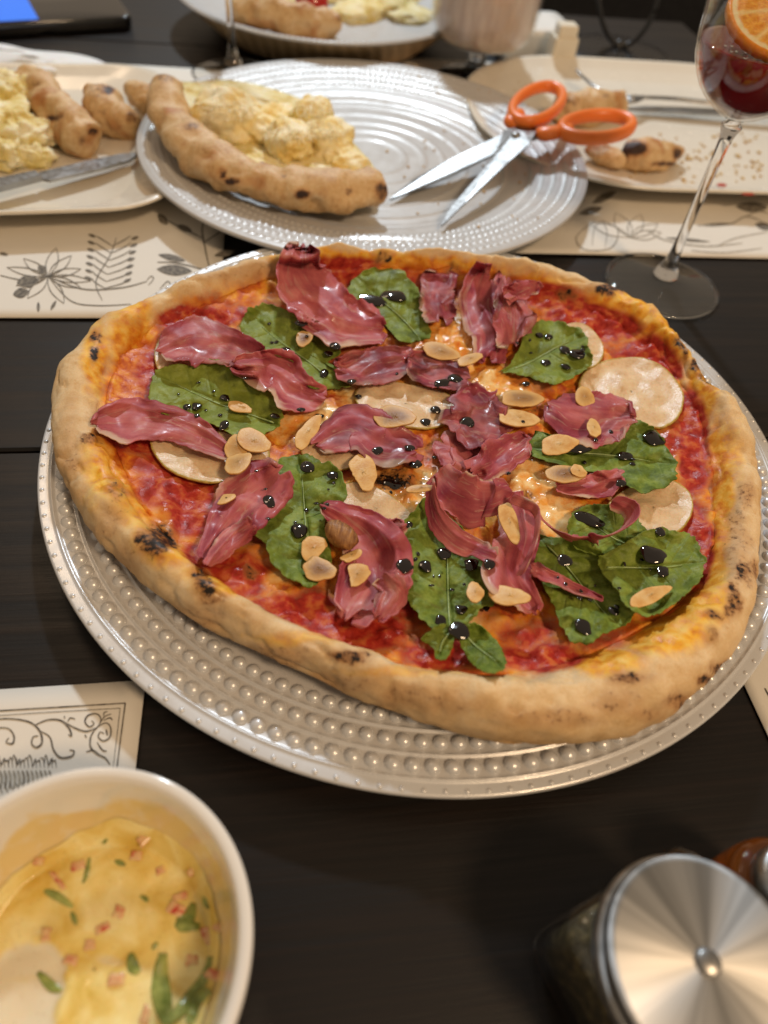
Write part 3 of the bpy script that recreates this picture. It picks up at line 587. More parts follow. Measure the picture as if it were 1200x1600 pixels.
# ------------------------------------------------------------------ cured ham ribbons
t = NT('cured_ham'); uv = t.attr('uvw', 'Vector'); fat = t.attr('fat'); dk = t.attr('dark')
st = t.noise(1.0, 5, 0.6, t.map(uv, (2.0, 9.0, 1.0)), 0.8); n = t.noise(180, 5); n2 = t.noise(1100, 4)
lean = t.ramp(t.math('ADD', t.math('MULTIPLY', st, 0.20), t.math('ADD', t.math('MULTIPLY', t.noise(75, 4), 0.42), t.math('MULTIPLY', t.noise(1.0, 2, 0.5, t.map(uv, (1.6, 1.6, 2.7))), 0.38))), [(0.34, (0.24, 0.030, 0.055)), (0.44, (0.46, 0.090, 0.118)), (0.55, (0.65, 0.190, 0.190)), (0.67, (0.78, 0.40, 0.34))])
c = t.mix(t.ramp(t.math('ADD', fat, t.math('MULTIPLY', t.math('SUBTRACT', st, 0.5), 0.5)), [(0.45, 0.0), (0.85, 1.0)]), t.mix(t.ramp(t.noise(1.0, 3, 0.5, t.map(uv, (2.5, 7.0, 1.0)), 1.6), [(0.60, 0.0), (0.66, 0.55), (0.72, 0.0)]), lean, (0.70, 0.45, 0.36)), (0.74, 0.52, 0.38))
c = t.mix(t.math('MULTIPLY', dk, t.ramp(n, [(0.3, 0.35), (0.65, 0.85)])), c, (0.075, 0.018, 0.030))
m_ham = t.set(Base__Color=c, Roughness=t.ramp(t.noise(120, 4), [(0.34, 0.16), (0.46, 0.42), (0.7, 0.58)]), Normal=t.bump(t.math('ADD', t.math('MULTIPLY', st, 0.1), t.math('MULTIPLY', t.noise(500, 4), 0.5)), 0.22, 0.0005), Subsurface__Weight=0.05, Subsurface__Scale=0.002, Specular__IOR__Level=0.3); thin_mix(t, c, 0.30)
m_ham.node_tree.nodes['Principled BSDF'].inputs['Subsurface Radius'].default_value = (1.0, 0.35, 0.3)
def ham(pts, seed, fold=1.0, fatside=1, dark=0.0, base=0.0011, nu=90, nv=34, fatw=0.33, label=None):
    """pts = (px, py, half width px[, lift mm[, bank deg]])"""
    P = np.array([(*p, *([0, 0][len(p)-3:] if len(p) < 5 else [])) for p in pts], float)
    C = cr(P, nu); u = np.linspace(0, 1, nu); v = np.linspace(-1, 1, nv)
    T = np.gradient(C[:, :2], axis=0); T /= np.linalg.norm(T, axis=1)[:, None]+1e-9; N = np.stack([-T[:, 1], T[:, 0]], 1)
    rag = 1+0.36*fbm(u*4.5, seed*3.7, 0, 4)+0.10*fbm(u*20, seed*3.1, 0, 3); rag2 = 1+0.36*fbm(u*4.5, seed*5.1+9, 0, 4)+0.10*fbm(u*20, seed*2.1, 0, 3)
    endt = np.minimum(1, np.minimum(u, 1-u)/0.06+0.45)
    wv = np.where(v[None] > 0, rag[:, None], rag2[:, None])*v[None]*(C[:, 2]*endt)[:, None]
    sh = 0.38*C[:, 2][:, None]*fbm(np.outer(u, np.ones(nv))*4, np.outer(np.ones(nu), v)*2, seed+4, 2)
    f = sampler(4, 1); U = np.repeat(u, nv); VV = np.tile(v, nu)
    bf_ = vnoise(U*2.3+seed*3.1+VV*0.5, VV*0.75+seed, seed*1.7)
    rd_ = np.clip(1-np.abs(((VV*0.55+0.6*vnoise(U*1.6, VV*0.5, seed*2.3)+seed*0.37+0.35*U) % 1.0)-0.5)/0.30, 0, 1)
    fo = 0.78*fold*(0.0022*rd_**1.5+0.0020*np.clip(bf_, -0.4, 1)+0.0005*fbm(U*5+VV, VV*2, seed*1.3, 2)+0.0016*np.abs(VV)**4*(0.5+1.5*vnoise(U*4, seed, 3)))
    if np.abs(P[:, 4]).max() < 1:
        q = C[:, None, :2]+N[:, None]*wv[..., None]+T[:, None]*sh[..., None]+T[:, None]*(C[:, 2][:, None]*0.45*(sstep(0.85, 1, u)-sstep(0.15, 0, u))[:, None]*fbm(np.tile(v, (nu, 1))*3.5, np.repeat((u > 0.5)*5.0, nv).reshape(nu, nv), seed+8, 3))[..., None]; q = q.reshape(-1, 2)
        V = settle(q[:, 0], q[:, 1], f, base+np.maximum(fo+0.0013*fold, 0.0)+np.repeat(C[:, 3], nv)*0.001)
    else:
        cz = atn(C[:, 0], C[:, 1], 0.03)
        for _ in range(3): cz = atn(C[:, 0], C[:, 1], f(cz[:, 0], cz[:, 1])+base+C[:, 3]*0.001)
        cz = _blurline(cz); _, dep = proj(cz)
        Tw = np.gradient(cz, axis=0); Tw[:, 2] = 0; Tw /= np.linalg.norm(Tw, axis=1)[:, None]+1e-9; Nw = np.stack([-Tw[:, 1], Tw[:, 0], 0*Tw[:, 0]], 1)
        bk = np.radians(C[:, 4]); cross = Nw*np.cos(bk)[:, None]+np.array([0, 0, 1.0])*np.sin(bk)[:, None]
        W = wv*(dep/CAM_F)[:, None]; side = np.cross(Tw, cross)
        V = (cz[:, None]+cross[:, None]*W[..., None]+side[:, None]*(fo.reshape(nu, nv)*0.7)[..., None]).reshape(-1, 3)
        fl = sampler(0, 1); V[:, 2] = np.maximum(V[:, 2], fl(V[:, 0], V[:, 1])+0.0006)
    fatv = 0.9*sstep(1-2*fatw, 1.0, VV*fatside)*(0.6+0.8*fbm(U*5, VV, seed+3, 2))
    dkv = dark*sstep(-0.2, 0.5, fbm(U*4, VV*2, seed+20, 3)+0.25)
    o = add('cured_ham_slice', V, grid_faces(nu, nv), m_ham, pizza, attrs=dict(uvw=np.stack([U, (VV+1)*0.5+seed*3, np.zeros_like(U)+seed], 1), fat=fatv, dark=dkv), solid=0.00035, offset=0.0, label=label)
    splat(V); return o
def _blurline(A):
    for _ in range(3): A = np.concatenate([A[:1], (A[:-2]+2*A[1:-1]+A[2:])/4, A[-1:]])
    return A
HAM = [
 dict(pts=[(690,425,20),(683,460,30),(690,500,24)], seed=10, dark=.5),
 dict(pts=[(770,428,34,3),(752,475,30,2),(765,525,32,1),(762,562,22,0)], seed=11, fold=1.3, fatw=.35),
 dict(pts=[(795,440,20,4),(800,480,32,4),(805,532,28,1)], seed=12, fold=1.3, dark=.4),
 dict(pts=[(790,462,14,6),(818,452,14,6),(846,448,10,5)], seed=13, fatw=.4),
 dict(pts=[(474,384,20,6),(468,425,42,5),(500,470,46,3),(545,505,40,2),(605,515,26,0)], seed=1, fold=1.3, label='tall folded slice standing over the far crust'),
 dict(pts=[(252,545,22),(300,532,34),(360,542,32),(408,562,18)], seed=2, dark=.35),
 dict(pts=[(362,570,12),(425,578,34),(462,605,34),(508,622,16)], seed=3, fold=1.2),
 dict(pts=[(150,662,16),(200,655,34),(262,662,33),(312,682,24),(358,708,12)], seed=4, dark=.25, fatw=.3),
 dict(pts=[(440,735,26),(405,768,44),(362,808,42),(318,872,12)], seed=5, fold=1.1),
 dict(pts=[(395,820,14),(355,850,18),(322,882,7)], seed=25, fold=.8),
 dict(pts=[(526,575,16),(580,572,28),(640,562,22)], seed=6, dark=.6),
 dict(pts=[(640,560,16),(680,580,30),(728,592,18)], seed=7, dark=1.0),
 dict(pts=[(490,695,16),(550,668,38),(600,692,38),(655,705,16)], seed=8, dark=.6),
 dict(pts=[(690,690,22),(715,705,36),(742,735,26)], seed=21, fold=1.4, dark=.3),
 dict(pts=[(705,632,32),(745,648,48),(790,662,28)], seed=9, dark=.7),
 dict(pts=[(738,738,20),(780,715,34),(828,688,16)], seed=14, fold=1.0),
 dict(pts=[(862,632,24),(905,650,42),(945,655,42),(985,658,28)], seed=15, dark=.25),
 dict(pts=[(868,760,10),(930,760,20),(972,742,14)], seed=16, fold=1.1, fatw=.3),
 dict(pts=[(590,845,14),(612,830,20),(632,818,8)], seed=26, fold=.8, fatw=.4),
 dict(pts=[(502,790,10),(545,815,30),(585,862,52),(575,915,52),(545,962,26)], seed=17, fold=1.5, label='wide slice with almond flakes near the front crust'),
 dict(pts=[(600,900,20),(615,930,22),(590,965,14)], seed=27, fold=1.2, dark=.3),
 dict(pts=[(790,770,26,3),(812,830,36,2),(800,895,38,1),(835,955,16,0)], seed=18, fold=1.3, fatw=.35),
 dict(pts=[(830,885,12,1),(882,912,9,1),(942,936,4,0)], seed=19, fold=.6, fatw=.5),
 dict(pts=[(674,752,14,10,70),(678,795,18,7,60),(705,838,20,4,40),(775,872,15,1,20)], seed=20, fold=.5, fatw=.5),
 dict(pts=[(682,738,22,6,35),(708,768,40,8,50),(752,785,38,8,45),(798,768,20,7,30)], seed=22, fold=.8, fatw=.15, label='thick curled fold at the middle of the topping'),
 dict(pts=[(835,800,14,4,-40),(880,838,20,6,-55),(935,842,22,7,-62),(980,822,20,8,-70),(985,796,18,8,-75),(955,785,12,6,-70)], seed=23, fold=.35, fatw=.45, label='thin ribbon curled into an open loop'),
 dict(pts=[(800,778,10,8,60),(838,798,10,10,75),(836,850,9,8,70),(812,900,8,3,50)], seed=24, fold=.3, fatw=.4)]
for h in HAM: ham(**h)

# ------------------------------------------------------------------ toasted almonds
t = NT('toasted_almond'); s_ = t.attr('rim'); to = t.attr('toast'); n = t.noise(260, 5); n2 = t.noise(1300, 3)
c = t.ramp(n, [(0.3, (0.60, 0.31, 0.085)), (0.52, (0.74, 0.46, 0.165)), (0.75, (0.82, 0.58, 0.27))])
c = t.mix(t.math('MULTIPLY', to, t.ramp(t.math('SUBTRACT', s_, t.math('MULTIPLY', t.math('SUBTRACT', n, 0.5), 0.7)), [(0.35, 1.0), (0.95, 0.15)])), c, (0.20, 0.085, 0.024))
c = t.mix(t.ramp(t.math('ADD', s_, t.math('MULTIPLY', t.math('SUBTRACT', n, 0.5), 0.35)), [(0.94, 0.0), (1.05, 0.5)]), c, (0.50, 0.25, 0.075))
m_almond = t.set(Base__Color=c, Roughness=0.45, Normal=t.bump(n2, 0.3, 0.0005), Specular__IOR__Level=0.35)
t = NT('almond_skin'); n = t.noise(1.0, 5, 0.6, t.map(t.obj(), (900, 160, 400), (0, 0, R(-30)))); m_askin = t.set(Base__Color=t.ramp(n, [(0.35, (0.16, 0.055, 0.014)), (0.65, (0.40, 0.19, 0.055))]), Roughness=0.5, Normal=t.bump(n, 0.7, 0.001))
ALM = [(482,673,31,12,52,0),(565,738,27,23,-50,.1),(618,650,32,17,-12,.9),(811,654,34,16,-4,.1),(818,622,34,13,3,.8),(875,693,28,14,0,.1),(928,668,18,11,95,0),(915,620,17,12,-20,.5),(375,635,20,8,-10,.1),(352,778,17,9,12,.1),
 (370,697,19,18,60,.5),(397,688,27,17,-15,.4),(373,722,23,17,30,.5),(493,858,21,21,30,.1),(500,889,26,18,-15,.9),(557,897,23,17,25,.4),(550,866,19,9,20,.1),(798,815,30,14,-66,.2),(796,930,32,15,-12,.1),(743,925,13,17,10,.3),(1017,930,35,13,24,.05),(884,740,30,14,-8,.9),(905,735,14,8,-25,.2),(690,548,30,10,-12,.6),(476,525,14,10,20,1.0),(735,560,22,8,20,.4),(658,762,22,6,3,.5)]
for k, (x, y, a, b, ang, toast) in enumerate(ALM):
    nb = 40; tt = np.arange(nb)*2*math.pi/nb; ca, sa = math.cos(R(ang)), math.sin(R(ang))
    ex = a*np.cos(tt)*(1-0.0*np.sin(tt)); ey = b*np.sin(tt)*(1-0.22*np.cos(tt))
    rr2 = 1+0.13*fbm(np.cos(tt)*2, np.sin(tt)*2, k, 2)
    if k in (1, 13, 15, 16, 9): rr2 = np.minimum(rr2, np.where(np.cos(tt-0.9-k) > 0.3, 0.52/np.maximum(0.3, np.cos(tt-0.9-k))+0.05*vnoise(tt*5, k), 2))      # broken edge
    poly = np.stack([x+(ex*ca+ey*sa)*rr2, y+(-ex*sa+ey*ca)*rr2], 1)
    s_ = np.array([0.02, 0.3, 0.6, 0.85, 0.95, 1.0]); c0 = poly.mean(0); q = (c0+s_[:, None, None]*(poly-c0)[None]).reshape(-1, 2); S2 = np.repeat(s_, nb)
    f = sampler(6, 2); P0 = settle(np.array([x]), np.array([y]), f, 0.001)[0]; tl = np.random.uniform(-0.11, 0.11, 2)
    rise = max(float(f(np.array([w_[0]]), np.array([w_[1]]))[0]) for w_ in settle(poly[::5, 0], poly[::5, 1], f, 0.0))
    zc = 0.5*rise+0.5*P0[2]; off = zc-0.0002+0.00055*(1-S2**2)
    V = atn(q[:, 0], q[:, 1], zc+0.0006); V[:, 2] = zc+0.0003+0.0004*(1-S2**2)+(V[:, 0]-P0[0])*tl[0]*2+(V[:, 1]-P0[1])*tl[1]*2
    F = [g[::-1] for g in grid_faces(len(s_), nb, False, True)]+[tuple(range(nb))]
    add('almond_flake', V, F, m_almond, pizza, attrs=dict(rim=S2, toast=np.zeros(len(V))+max(toast, 0.22)), solid=0.0007); splat(V)
P0 = settle(np.array([533.]), np.array([838.]), sampler(4, 2), 0.002)[0]
add('almond_half', *blob(P0+np.array([0, 0, .0008]), 0.0072, 0.0048, 0.0038, R(-35), 0.12, 1.6, 3, 40, 24), m_askin, pizza, label='chunky skin-on almond half among pale flakes'); 

# ------------------------------------------------------------------ balsamic drops
t = NT('balsamic_glaze'); m_bals = t.set(Base__Color=(0.006, 0.0035, 0.003), Roughness=t.ramp(t.noise(200, 3), [(0.3, 0.04), (0.7, 0.12)]), Coat__Weight=0.6, Coat__Roughness=0.03, Specular__IOR__Level=0.6)
DROPS = [(293,636,6,5),(307,636,8,7),(308,650,5,4),(351,622,8,6),(411,621,10,8),(350,665,7,9),(430,650,8,4),(470,505,9,6),(447,548,8,6),(524,541,8,7),(514,553,7,5),(506,583,8,8),(550,596,7,5),(467,829,14,12),(421,785,9,10),(482,730,12,9),(630,885,12,11),(665,885,11,9),(694,866,11,10),(737,882,13,9),(764,881,9,8),(720,953,10,7),(688,970,10,9),(717,986,15,12),(883,876,11,10),(920,812,24,10),(1031,832,9,8),(1020,866,21,13),(1036,893,10,9),(911,980,13,13),(960,956,9,7),(1020,685,18,13),(905,700,22,9),(978,713,13,7),(970,755,9,6),(857,526,7,5),(843,524,7,6),(882,547,9,8),(903,554,14,9),(853,567,8,6),(884,573,7,5),(578,469,34,9),(614,463,20,12),(680,640,8,6),(590,705,10,6),(612,757,16,8),(730,660,12,9),(520,742,10,6),(665,660,9,6),(690,600,14,8),(712,592,12,9),(500,650,7,4),(650,725,12,7),(822,600,7,5),(760,950,6,5),(640,700,8,5),(560,620,6,4),(470,640,6,4),(640,820,6,5)]
for _cx, _cy, _n in ((330,620,6),(460,530,6),(470,800,5),(690,890,8),(920,930,7),(1020,890,7),(950,705,5),(860,550,6)):
    for _ in range(_n): DROPS.append((_cx+random.uniform(-55, 55), _cy+random.uniform(-32, 32), random.uniform(2.2, 4.5), random.uniform(1.8, 3.6)))
for k in range(12):
    a = 2*math.pi*random.random(); r = random.random()**0.6; DROPS.append((620+260*r*math.cos(a), 680+150*r*math.sin(a), random.uniform(2, 4), random.uniform(1.6, 3)))
for k, (x, y, a, b) in enumerate(DROPS):
    P0 = settle(np.array([float(x)]), np.array([float(y)]), sampler(1, 1) if k % 8 == 0 else _f, 0.0)[0] if k else settle(np.array([float(x)]), np.array([float(y)]), sampler(1, 1), 0.0)[0]
    _f = sampler(1, 1) if k == 0 else _f
    _, dep = proj(P0); rx = a*dep/CAM_F; ry = b*dep/CAM_F*1.25; rz = min(rx, ry)*0.34
    small_ = a < 5
    add('balsamic_drop', *blob(P0+np.array([0, 0, rz*0.15]), rx, ry, rz, R(7)+(k % 5)*0.2-0.4, 0.26, 1.1, k, 12 if small_ else 28, 7 if small_ else 16, 1, -0.3), m_bals, pizza)

# ================================================================== materials shared by the far dishes
t = NT('baked_dough'); n1 = t.noise(80, 6, 0.6); n2 = t.noise(380, 5); ch = t.attr('char'); br = t.attr('brown')
c = t.ramp(t.math('ADD', t.math('MULTIPLY', n1, 0.6), t.math('MULTIPLY', n2, 0.4)), [(0.32, (0.42, 0.22, 0.08)), (0.48, (0.60, 0.39, 0.18)), (0.68, (0.72, 0.54, 0.32))])
c = t.mix(t.ramp(t.math('ADD', br, t.math('MULTIPLY', t.math('SUBTRACT', n2, 0.5), 0.8)), [(0.3, 0.0), (0.9, 0.9)]), c, (0.40, 0.14, 0.025))
c = t.mix(t.ramp(t.math('ADD', ch, t.math('MULTIPLY', t.math('SUBTRACT', n2, 0.5), 1.0)), [(0.35, 0.0), (0.8, 1.0)]), c, (0.035, 0.014, 0.008))
m_dough = t.set(Base__Color=c, Roughness=0.62, Normal=t.bump(n2, 0.5, 0.0008), Subsurface__Weight=0.06, Subsurface__Scale=0.003)
t = NT('creamy_filling'); n1 = t.noise(110, 5); n2 = t.noise(600, 4)
n2 = t.math('ADD', n2, t.noise(1400, 3)); m_cheese = t.set(Base__Color=t.ramp(t.math('ADD', t.math('MULTIPLY', n1, 0.5), t.math('MULTIPLY', t.noise(45, 3), 0.5)), [(0.34, (0.60, 0.40, 0.05)), (0.46, (0.76, 0.62, 0.24)), (0.60, (0.86, 0.79, 0.55))]), Roughness=t.ramp(n2, [(0.3, 0.30), (0.7, 0.6)]), Normal=t.bump(t.math('ADD', n1, n2), 0.4, 0.0012), Subsurface__Weight=0.12, Subsurface__Scale=0.003)
t = NT('fluffy_grated_cheese'); n1 = t.noise(60, 4); n2 = t.noise(900, 5, 0.7)
m_fluff = t.set(Base__Color=t.ramp(t.math('ADD', t.math('MULTIPLY', n1, 0.65), t.math('MULTIPLY', n2, 0.35)), [(0.36, (0.76, 0.50, 0.10)), (0.46, (0.88, 0.71, 0.32)), (0.57, (0.93, 0.85, 0.60))]), Roughness=0.7, Normal=t.bump(n2, 0.4, 0.0016), Subsurface__Weight=0.1, Subsurface__Scale=0.003)
m_parm = simple('grated_cheese', (0.86, 0.77, 0.52), 0.6, 0.05, 300, Subsurface__Weight=0.1, Subsurface__Scale=0.002)
t = NT('clear_glass'); m_glass = t.set(Base__Color=(1, 1, 1), Roughness=0.0, Transmission__Weight=1.0, IOR=1.45)
t = NT('thin_clear_glass'); bf = t.n('ShaderNodeNewGeometry').outputs['Backfacing']; lw = t.n('ShaderNodeFresnel', IOR=t.math('MULTIPLY_ADD', bf, 1/1.45-1.45, 1.45)).outputs[0]; tp = t.n('ShaderNodeBsdfTransparent', Color=(0.97, 0.975, 0.97)); gl = t.n('ShaderNodeBsdfGlossy', Color=(1, 1, 1), Roughness=0.01); mx = t.n('ShaderNodeMixShader', Fac=lw)
t.t.links.new(tp.outputs[0], mx.inputs[1]); t.t.links.new(gl.outputs[0], mx.inputs[2]); t.t.links.new(mx.outputs[0], t.t.nodes['Material Output'].inputs['Surface']); m_thin = t.m
t = NT('polished_steel'); m_steel = t.set(Base__Color=t.ramp(t.noise(60, 3), [(0.3, (0.26, 0.26, 0.255)), (0.7, (0.44, 0.435, 0.43))]), Metallic=1.0, Roughness=t.ramp(t.noise(300, 4), [(0.3, 0.26), (0.7, 0.44)]))

def crust_tube(name, parent, pts, seed, spots=(), mat=m_dough, n=90, k=36, flat=0.85, amp=0.36, label=None, org=None):
    """pts = (px, py, z, radius) ; lumpy baked roll along pixel points at given heights"""
    P = cr(np.array(pts, float), n); C = atn(P[:, 0], P[:, 1], P[:, 2]); rad = P[:, 3].copy()
    u = np.linspace(0, 1, n); e = np.minimum(u, 1-u); rad *= np.sqrt(np.clip(1-(1-np.clip(e/0.05, 0, 1))**2, 0.02, 1))
    V, F = tube(C, rad, k, True, flat=flat); V = V.reshape(n, k, 3); D = V-C[:, None]
    q = C[:, None]+D/ (rad[:, None, None]+1e-6)*0.01
    V = C[:, None]+D*(1+amp*fbm(q[..., 0]*55+seed*9, q[..., 1]*55, q[..., 2]*80+seed, 2)+0.16*fbm(q[..., 0]*150+seed, q[..., 1]*150, q[..., 2]*150, 2)+0.05*fbm(q[..., 0]*420, q[..., 1]*420, q[..., 2]*420, 2))[..., None]
    V = V.reshape(-1, 3); Q, _ = proj(V); ch = np.zeros(len(V)); brn = 0.85*sstep(-0.1, 0.6, fbm(V[:, 0]*60+seed, V[:, 1]*60, V[:, 2]*60, 4))
    for x, y, a, b, s_ in spots:
        d = np.hypot((Q[:, 0]-x)/a, (Q[:, 1]-y)/b)+0.3*fbm(V[:, 0]*200, V[:, 1]*200, V[:, 2]*200, 2); ch = np.maximum(ch, s_*sstep(1.9, 0.5, d)); brn = np.maximum(brn, s_*sstep(2.4, 0.6, d))
    return add(name, V, F, mat, parent, org=org, attrs=dict(char=ch, brown=brn), label=label)
def shreds(name, parent, cen_list, nper, L=0.006, seed=0, mat=m_parm):
    rng = np.random.RandomState(seed); parts = []
    for x, y, rx, ry, zf in cen_list:
        for _ in range(nper):
            a = rng.rand()*6.283; r = math.sqrt(rng.rand()); p = at(x+rx*r*math.cos(a), y+ry*r*math.sin(a), zf(r))
            d = Vector((rng.randn(), rng.randn(), rng.randn()*0.45)).normalized()*L*(0.5+rng.rand()); w_ = Vector((-d.y, d.x, 0)).normalized()*0.00017
            up = Vector((0, 0, 0.0004)); b = [p-d/2-w_, p-d/2+w_, p+d/2+w_, p+d/2-w_]
            parts.append(prism([tuple(v) for v in b], [tuple(v+up) for v in b]))
    V, F = join(parts); o = add(name, V, F, mat, parent, smooth=False); o['kind'] = 'stuff'; return o

# ------------------------------------------------------------------ quarter slice on the ringed plate
sb = at(420, 240, MZ0)
sl = thing('pizza_slice', 'pale quarter slice with thick crust and cheesy topping on ringed plate', 'pizza', sb)
crust_tube('crust', sl, [(262,128,.044,.0100),(262,168,.038,.0120),(282,212,.034,.0138),(322,246,.032,.0142),(375,272,.031,.0142),(430,288,.030,.0138),(490,296,.0295,.0132),(548,295,.029,.0126),(596,288,.0285,.0122)], 2,
  [(300,197,14,7,.55),(348,270,5,8,.9),(362,283,10,5,.9),(418,250,10,6,.85),(472,303,9,6,1),(400,235,6,4,.5),(545,300,6,5,.6),(598,300,10,14,.7),(258,120,14,10,.5),(443,275,6,5,.5),(520,280,6,5,.4)], label='thick pale crust with small burnt spots')
base = [(258,130),(300,128),(360,125),(430,140),(500,170),(550,220),(592,278),(540,292),(450,285),(370,262),(310,232),(275,190)]
b = cr(base, 80, True); c0 = b.mean(0); s_ = np.linspace(0.02, 1, 24); q = (c0+s_[:, None, None]*(b-c0)[None]).reshape(-1, 2); V = atn(q[:, 0], q[:, 1], 0.028)
for _ in range(2): V = atn(q[:, 0], q[:, 1], 0.0255+0.0022*fbm(V[:, 0]*110, V[:, 1]*110, 3, 3))
add('cheese_base', V, [f[::-1] for f in grid_faces(24, 80, False, True)]+[tuple(range(80))], m_cheese, sl, solid=0.008)
for k, (x, y, z, a, b_, c_) in enumerate([(356,182,.040,.023,.019,.016),(488,182,.038,.016,.013,.012),(452,222,.036,.020,.015,.013),(510,216,.034,.018,.018,.012),(335,158,.036,.012,.012,.009),(545,258,.028,.012,.014,.008),(405,205,.033,.020,.014,.010),(428,188,.032,.018,.013,.009),(525,238,.030,.016,.014,.009),(380,168,.037,.014,.010,.010)]):
    p = at(x, y, z-0.004); add('cheese_mound', *blob(p, a, b_, c_, k, 0.36, 1.8, k+1, 84, 48, 5), m_fluff, sl)
shreds('grated_cheese', sl, [(356,170,42,20,lambda r: .056-.012*r), (488,172,30,14,lambda r: .050-.010*r), (455,208,42,18,lambda r: .049-.012*r), (510,203,36,20,lambda r: .046-.012*r)], 90, 0.0065, 4)

# ------------------------------------------------------------------ scissors
sp_ = at(810, 215, 0.03)
sci = thing('scissors', 'open kitchen scissors with orange handles resting across the ringed plate rim', 'scissors', at(780, 250, 0.012))
m_or = simple('orange_plastic', (0.86, 0.205, 0.030), 0.36, 0.04, 80, Subsurface__Weight=0.08, Subsurface__Scale=0.003)
def blade(px, zs, lift):
    P = np.array([tuple(at(x, y, z+lift)) for (x, y), z in zip(px, zs)]); Q = P.copy(); Q[:, 2] -= 0.0016; return prism(Q, P)
add('blade', *blade([(836,196),(842,214),(800,228),(760,246),(700,275),(640,298),(610,310),(645,280),(700,250),(760,222),(800,202)], [.035,.034,.029,.026,.022,.0165,.0145,.0165,.022,.026,.031], 0.0), m_steel, sci, smooth=False)
add('blade', *blade([(786,204),(812,196),(838,204),(828,224),(795,252),(760,285),(725,318),(690,352),(700,330),(728,296),(758,262),(778,232)], [.033,.034,.0345,.033,.029,.0255,.0215,.0175,.0185,.022,.026,.030], 0.0022), m_steel, sci, smooth=False)
V, F = lathe([(0.0002, .0022), (.0026, .0020), (.0034, .0008), (.0034, -.004)], 20, tuple(at(806, 212, .0345))); add('screw', V, [f[::-1] for f in F], m_steel, sci)
def ring(cx, cy, rx, ry, ang, z0, z1, rad, arm, name):
    tt = np.arange(64)*2*math.pi/64; ca, sa = math.cos(R(ang)), math.sin(R(ang))
    X = cx+rx*np.cos(tt)*ca-ry*np.sin(tt)*sa; Y = cy+rx*np.cos(tt)*sa+ry*np.sin(tt)*ca
    Z = z0+(z1-z0)*(0.5+0.5*np.cos(tt)); P = atn(X, Y, 0.03); P = np.array([atn(x, y, z) for x, y, z in zip(X, Y, Z)])
    A = tube(P, rad, 14, closed=True, flat=1.25)
    p = np.array([tuple(at(x, y, z)) for x, y, z, r in arm]); rr_ = np.array([r for *_, r in arm])
    pp = cr(np.c_[p, rr_], 24); B = tube(pp[:, :3], pp[:, 3], 16, flat=0.75)
    add(name, *join([A, B]), m_or, sci)
ring(839, 163, 42, 24, -24, .0385, .0415, .0035, [(812,176,.0375,.0045),(800,188,.036,.0060),(806,193,.0355,.0058),(840,192,.0355,.0045),(856,186,.036,.0035)], 'handle')
ring(932, 198, 55, 18, -3, .0380, .0415, .0038, [(842,208,.034,.0055),(855,209,.0355,.0062),(880,204,.037,.0052),(890,200,.0375,.0042)], 'handle')

# ------------------------------------------------------------------ left crust plate with its leftovers
def tray(name, label, cx, cy, a, b, rad, ang, zr, mat=m_cream):
    outl = rrect(cx, cy, a, b, rad, ang, 14)
    prof = [(0.62, 0.0004), (0.66, 0.0004), (0.80, zr*0.45), (0.97, zr-0.0035), (1.0, zr-0.0012), (0.998, zr), (0.985, zr+0.0003), (0.965, zr-0.0008), (0.90, zr*0.62), (0.82, zr*0.45), (0.70, zr*0.38), (0.35, zr*0.36), (0.02, zr*0.36)]
    V, F = rings(outl, (cx, cy), prof); F = [f[::-1] for f in F]
    o = add(name, V, [f[::-1] for f in F], mat, org=(cx, cy, 0)); return tag(o, label, 'plate')
LP = at(45, 230, 0.012)
c_ = at(262, 300, .016); e20 = Vector((math.cos(R(19)), math.sin(R(19)), 0)); n20 = Vector((-e20.y, e20.x, 0))
fc = at(235, 326, .016); LPc = fc-e20*0.138+n20*0.112
tray('oblong_plate', 'cream oblong plate with rounded corners holding a half-eaten slice at left', LPc.x, LPc.y, 0.158, 0.115, 0.045, R(19), 0.018)
LZ = 0.0068
ls = thing('half_eaten_slice', 'half-eaten creamy slice with speckled crust on the cream oblong plate', 'pizza', at(60, 220, LZ))
crust_tube('crust', ls, [(30,122,.030,.008),(62,140,.027,.0115),(90,175,.023,.0135),(118,205,.020,.0135),(142,222,.018,.0105)], 5, [(82,185,9,5,.8),(145,205,7,5,1),(95,180,6,4,.6),(130,220,7,8,.6),(55,130,10,6,.4)], flat=1.0)
for k, (x, y, z, a, b_, c2) in enumerate([(5,150,.026,.022,.018,.014),(32,155,.025,.016,.014,.012),(20,205,.020,.024,.018,.013),(50,215,.018,.018,.015,.011),(10,235,.016,.020,.013,.009),(55,245,.0145,.012,.009,.007),(30,240,.0145,.014,.010,.008),(-25,190,.022,.03,.03,.015)]):
    add('cheese_mound', *blob(at(x, y, z-0.003), a, b_, c2, k*1.3, 0.45, 2.3, k+11, 80, 46, 5), m_cheese, ls)
cp = thing('bitten_crust', 'bitten crust end with orange tip on the cream oblong plate', 'crust', at(175, 195, LZ))
crust_tube('crust_roll', cp, [(140,148,.024,.008),(155,160,.022,.0125),(175,178,.020,.014),(195,192,.018,.0125),(210,200,.017,.008)], 8, [(150,140,16,14,.45),(170,140,8,6,.9),(205,182,8,9,.6),(160,175,12,6,.4)], flat=1.0)
cp = thing('small_crust_scrap', 'small yellowish crust scrap half hidden behind the ringed plate', 'crust', at(222, 165, LZ))
crust_tube('crust_roll', cp, [(205,140,.020,.007),(220,152,.019,.010),(240,165,.018,.009)], 9, [(208,138,6,5,.4)], flat=1.0)
kn = thing('table_knife', 'steel table knife lying greasy across the cream oblong plate', 'knife', at(100, 270, .014))
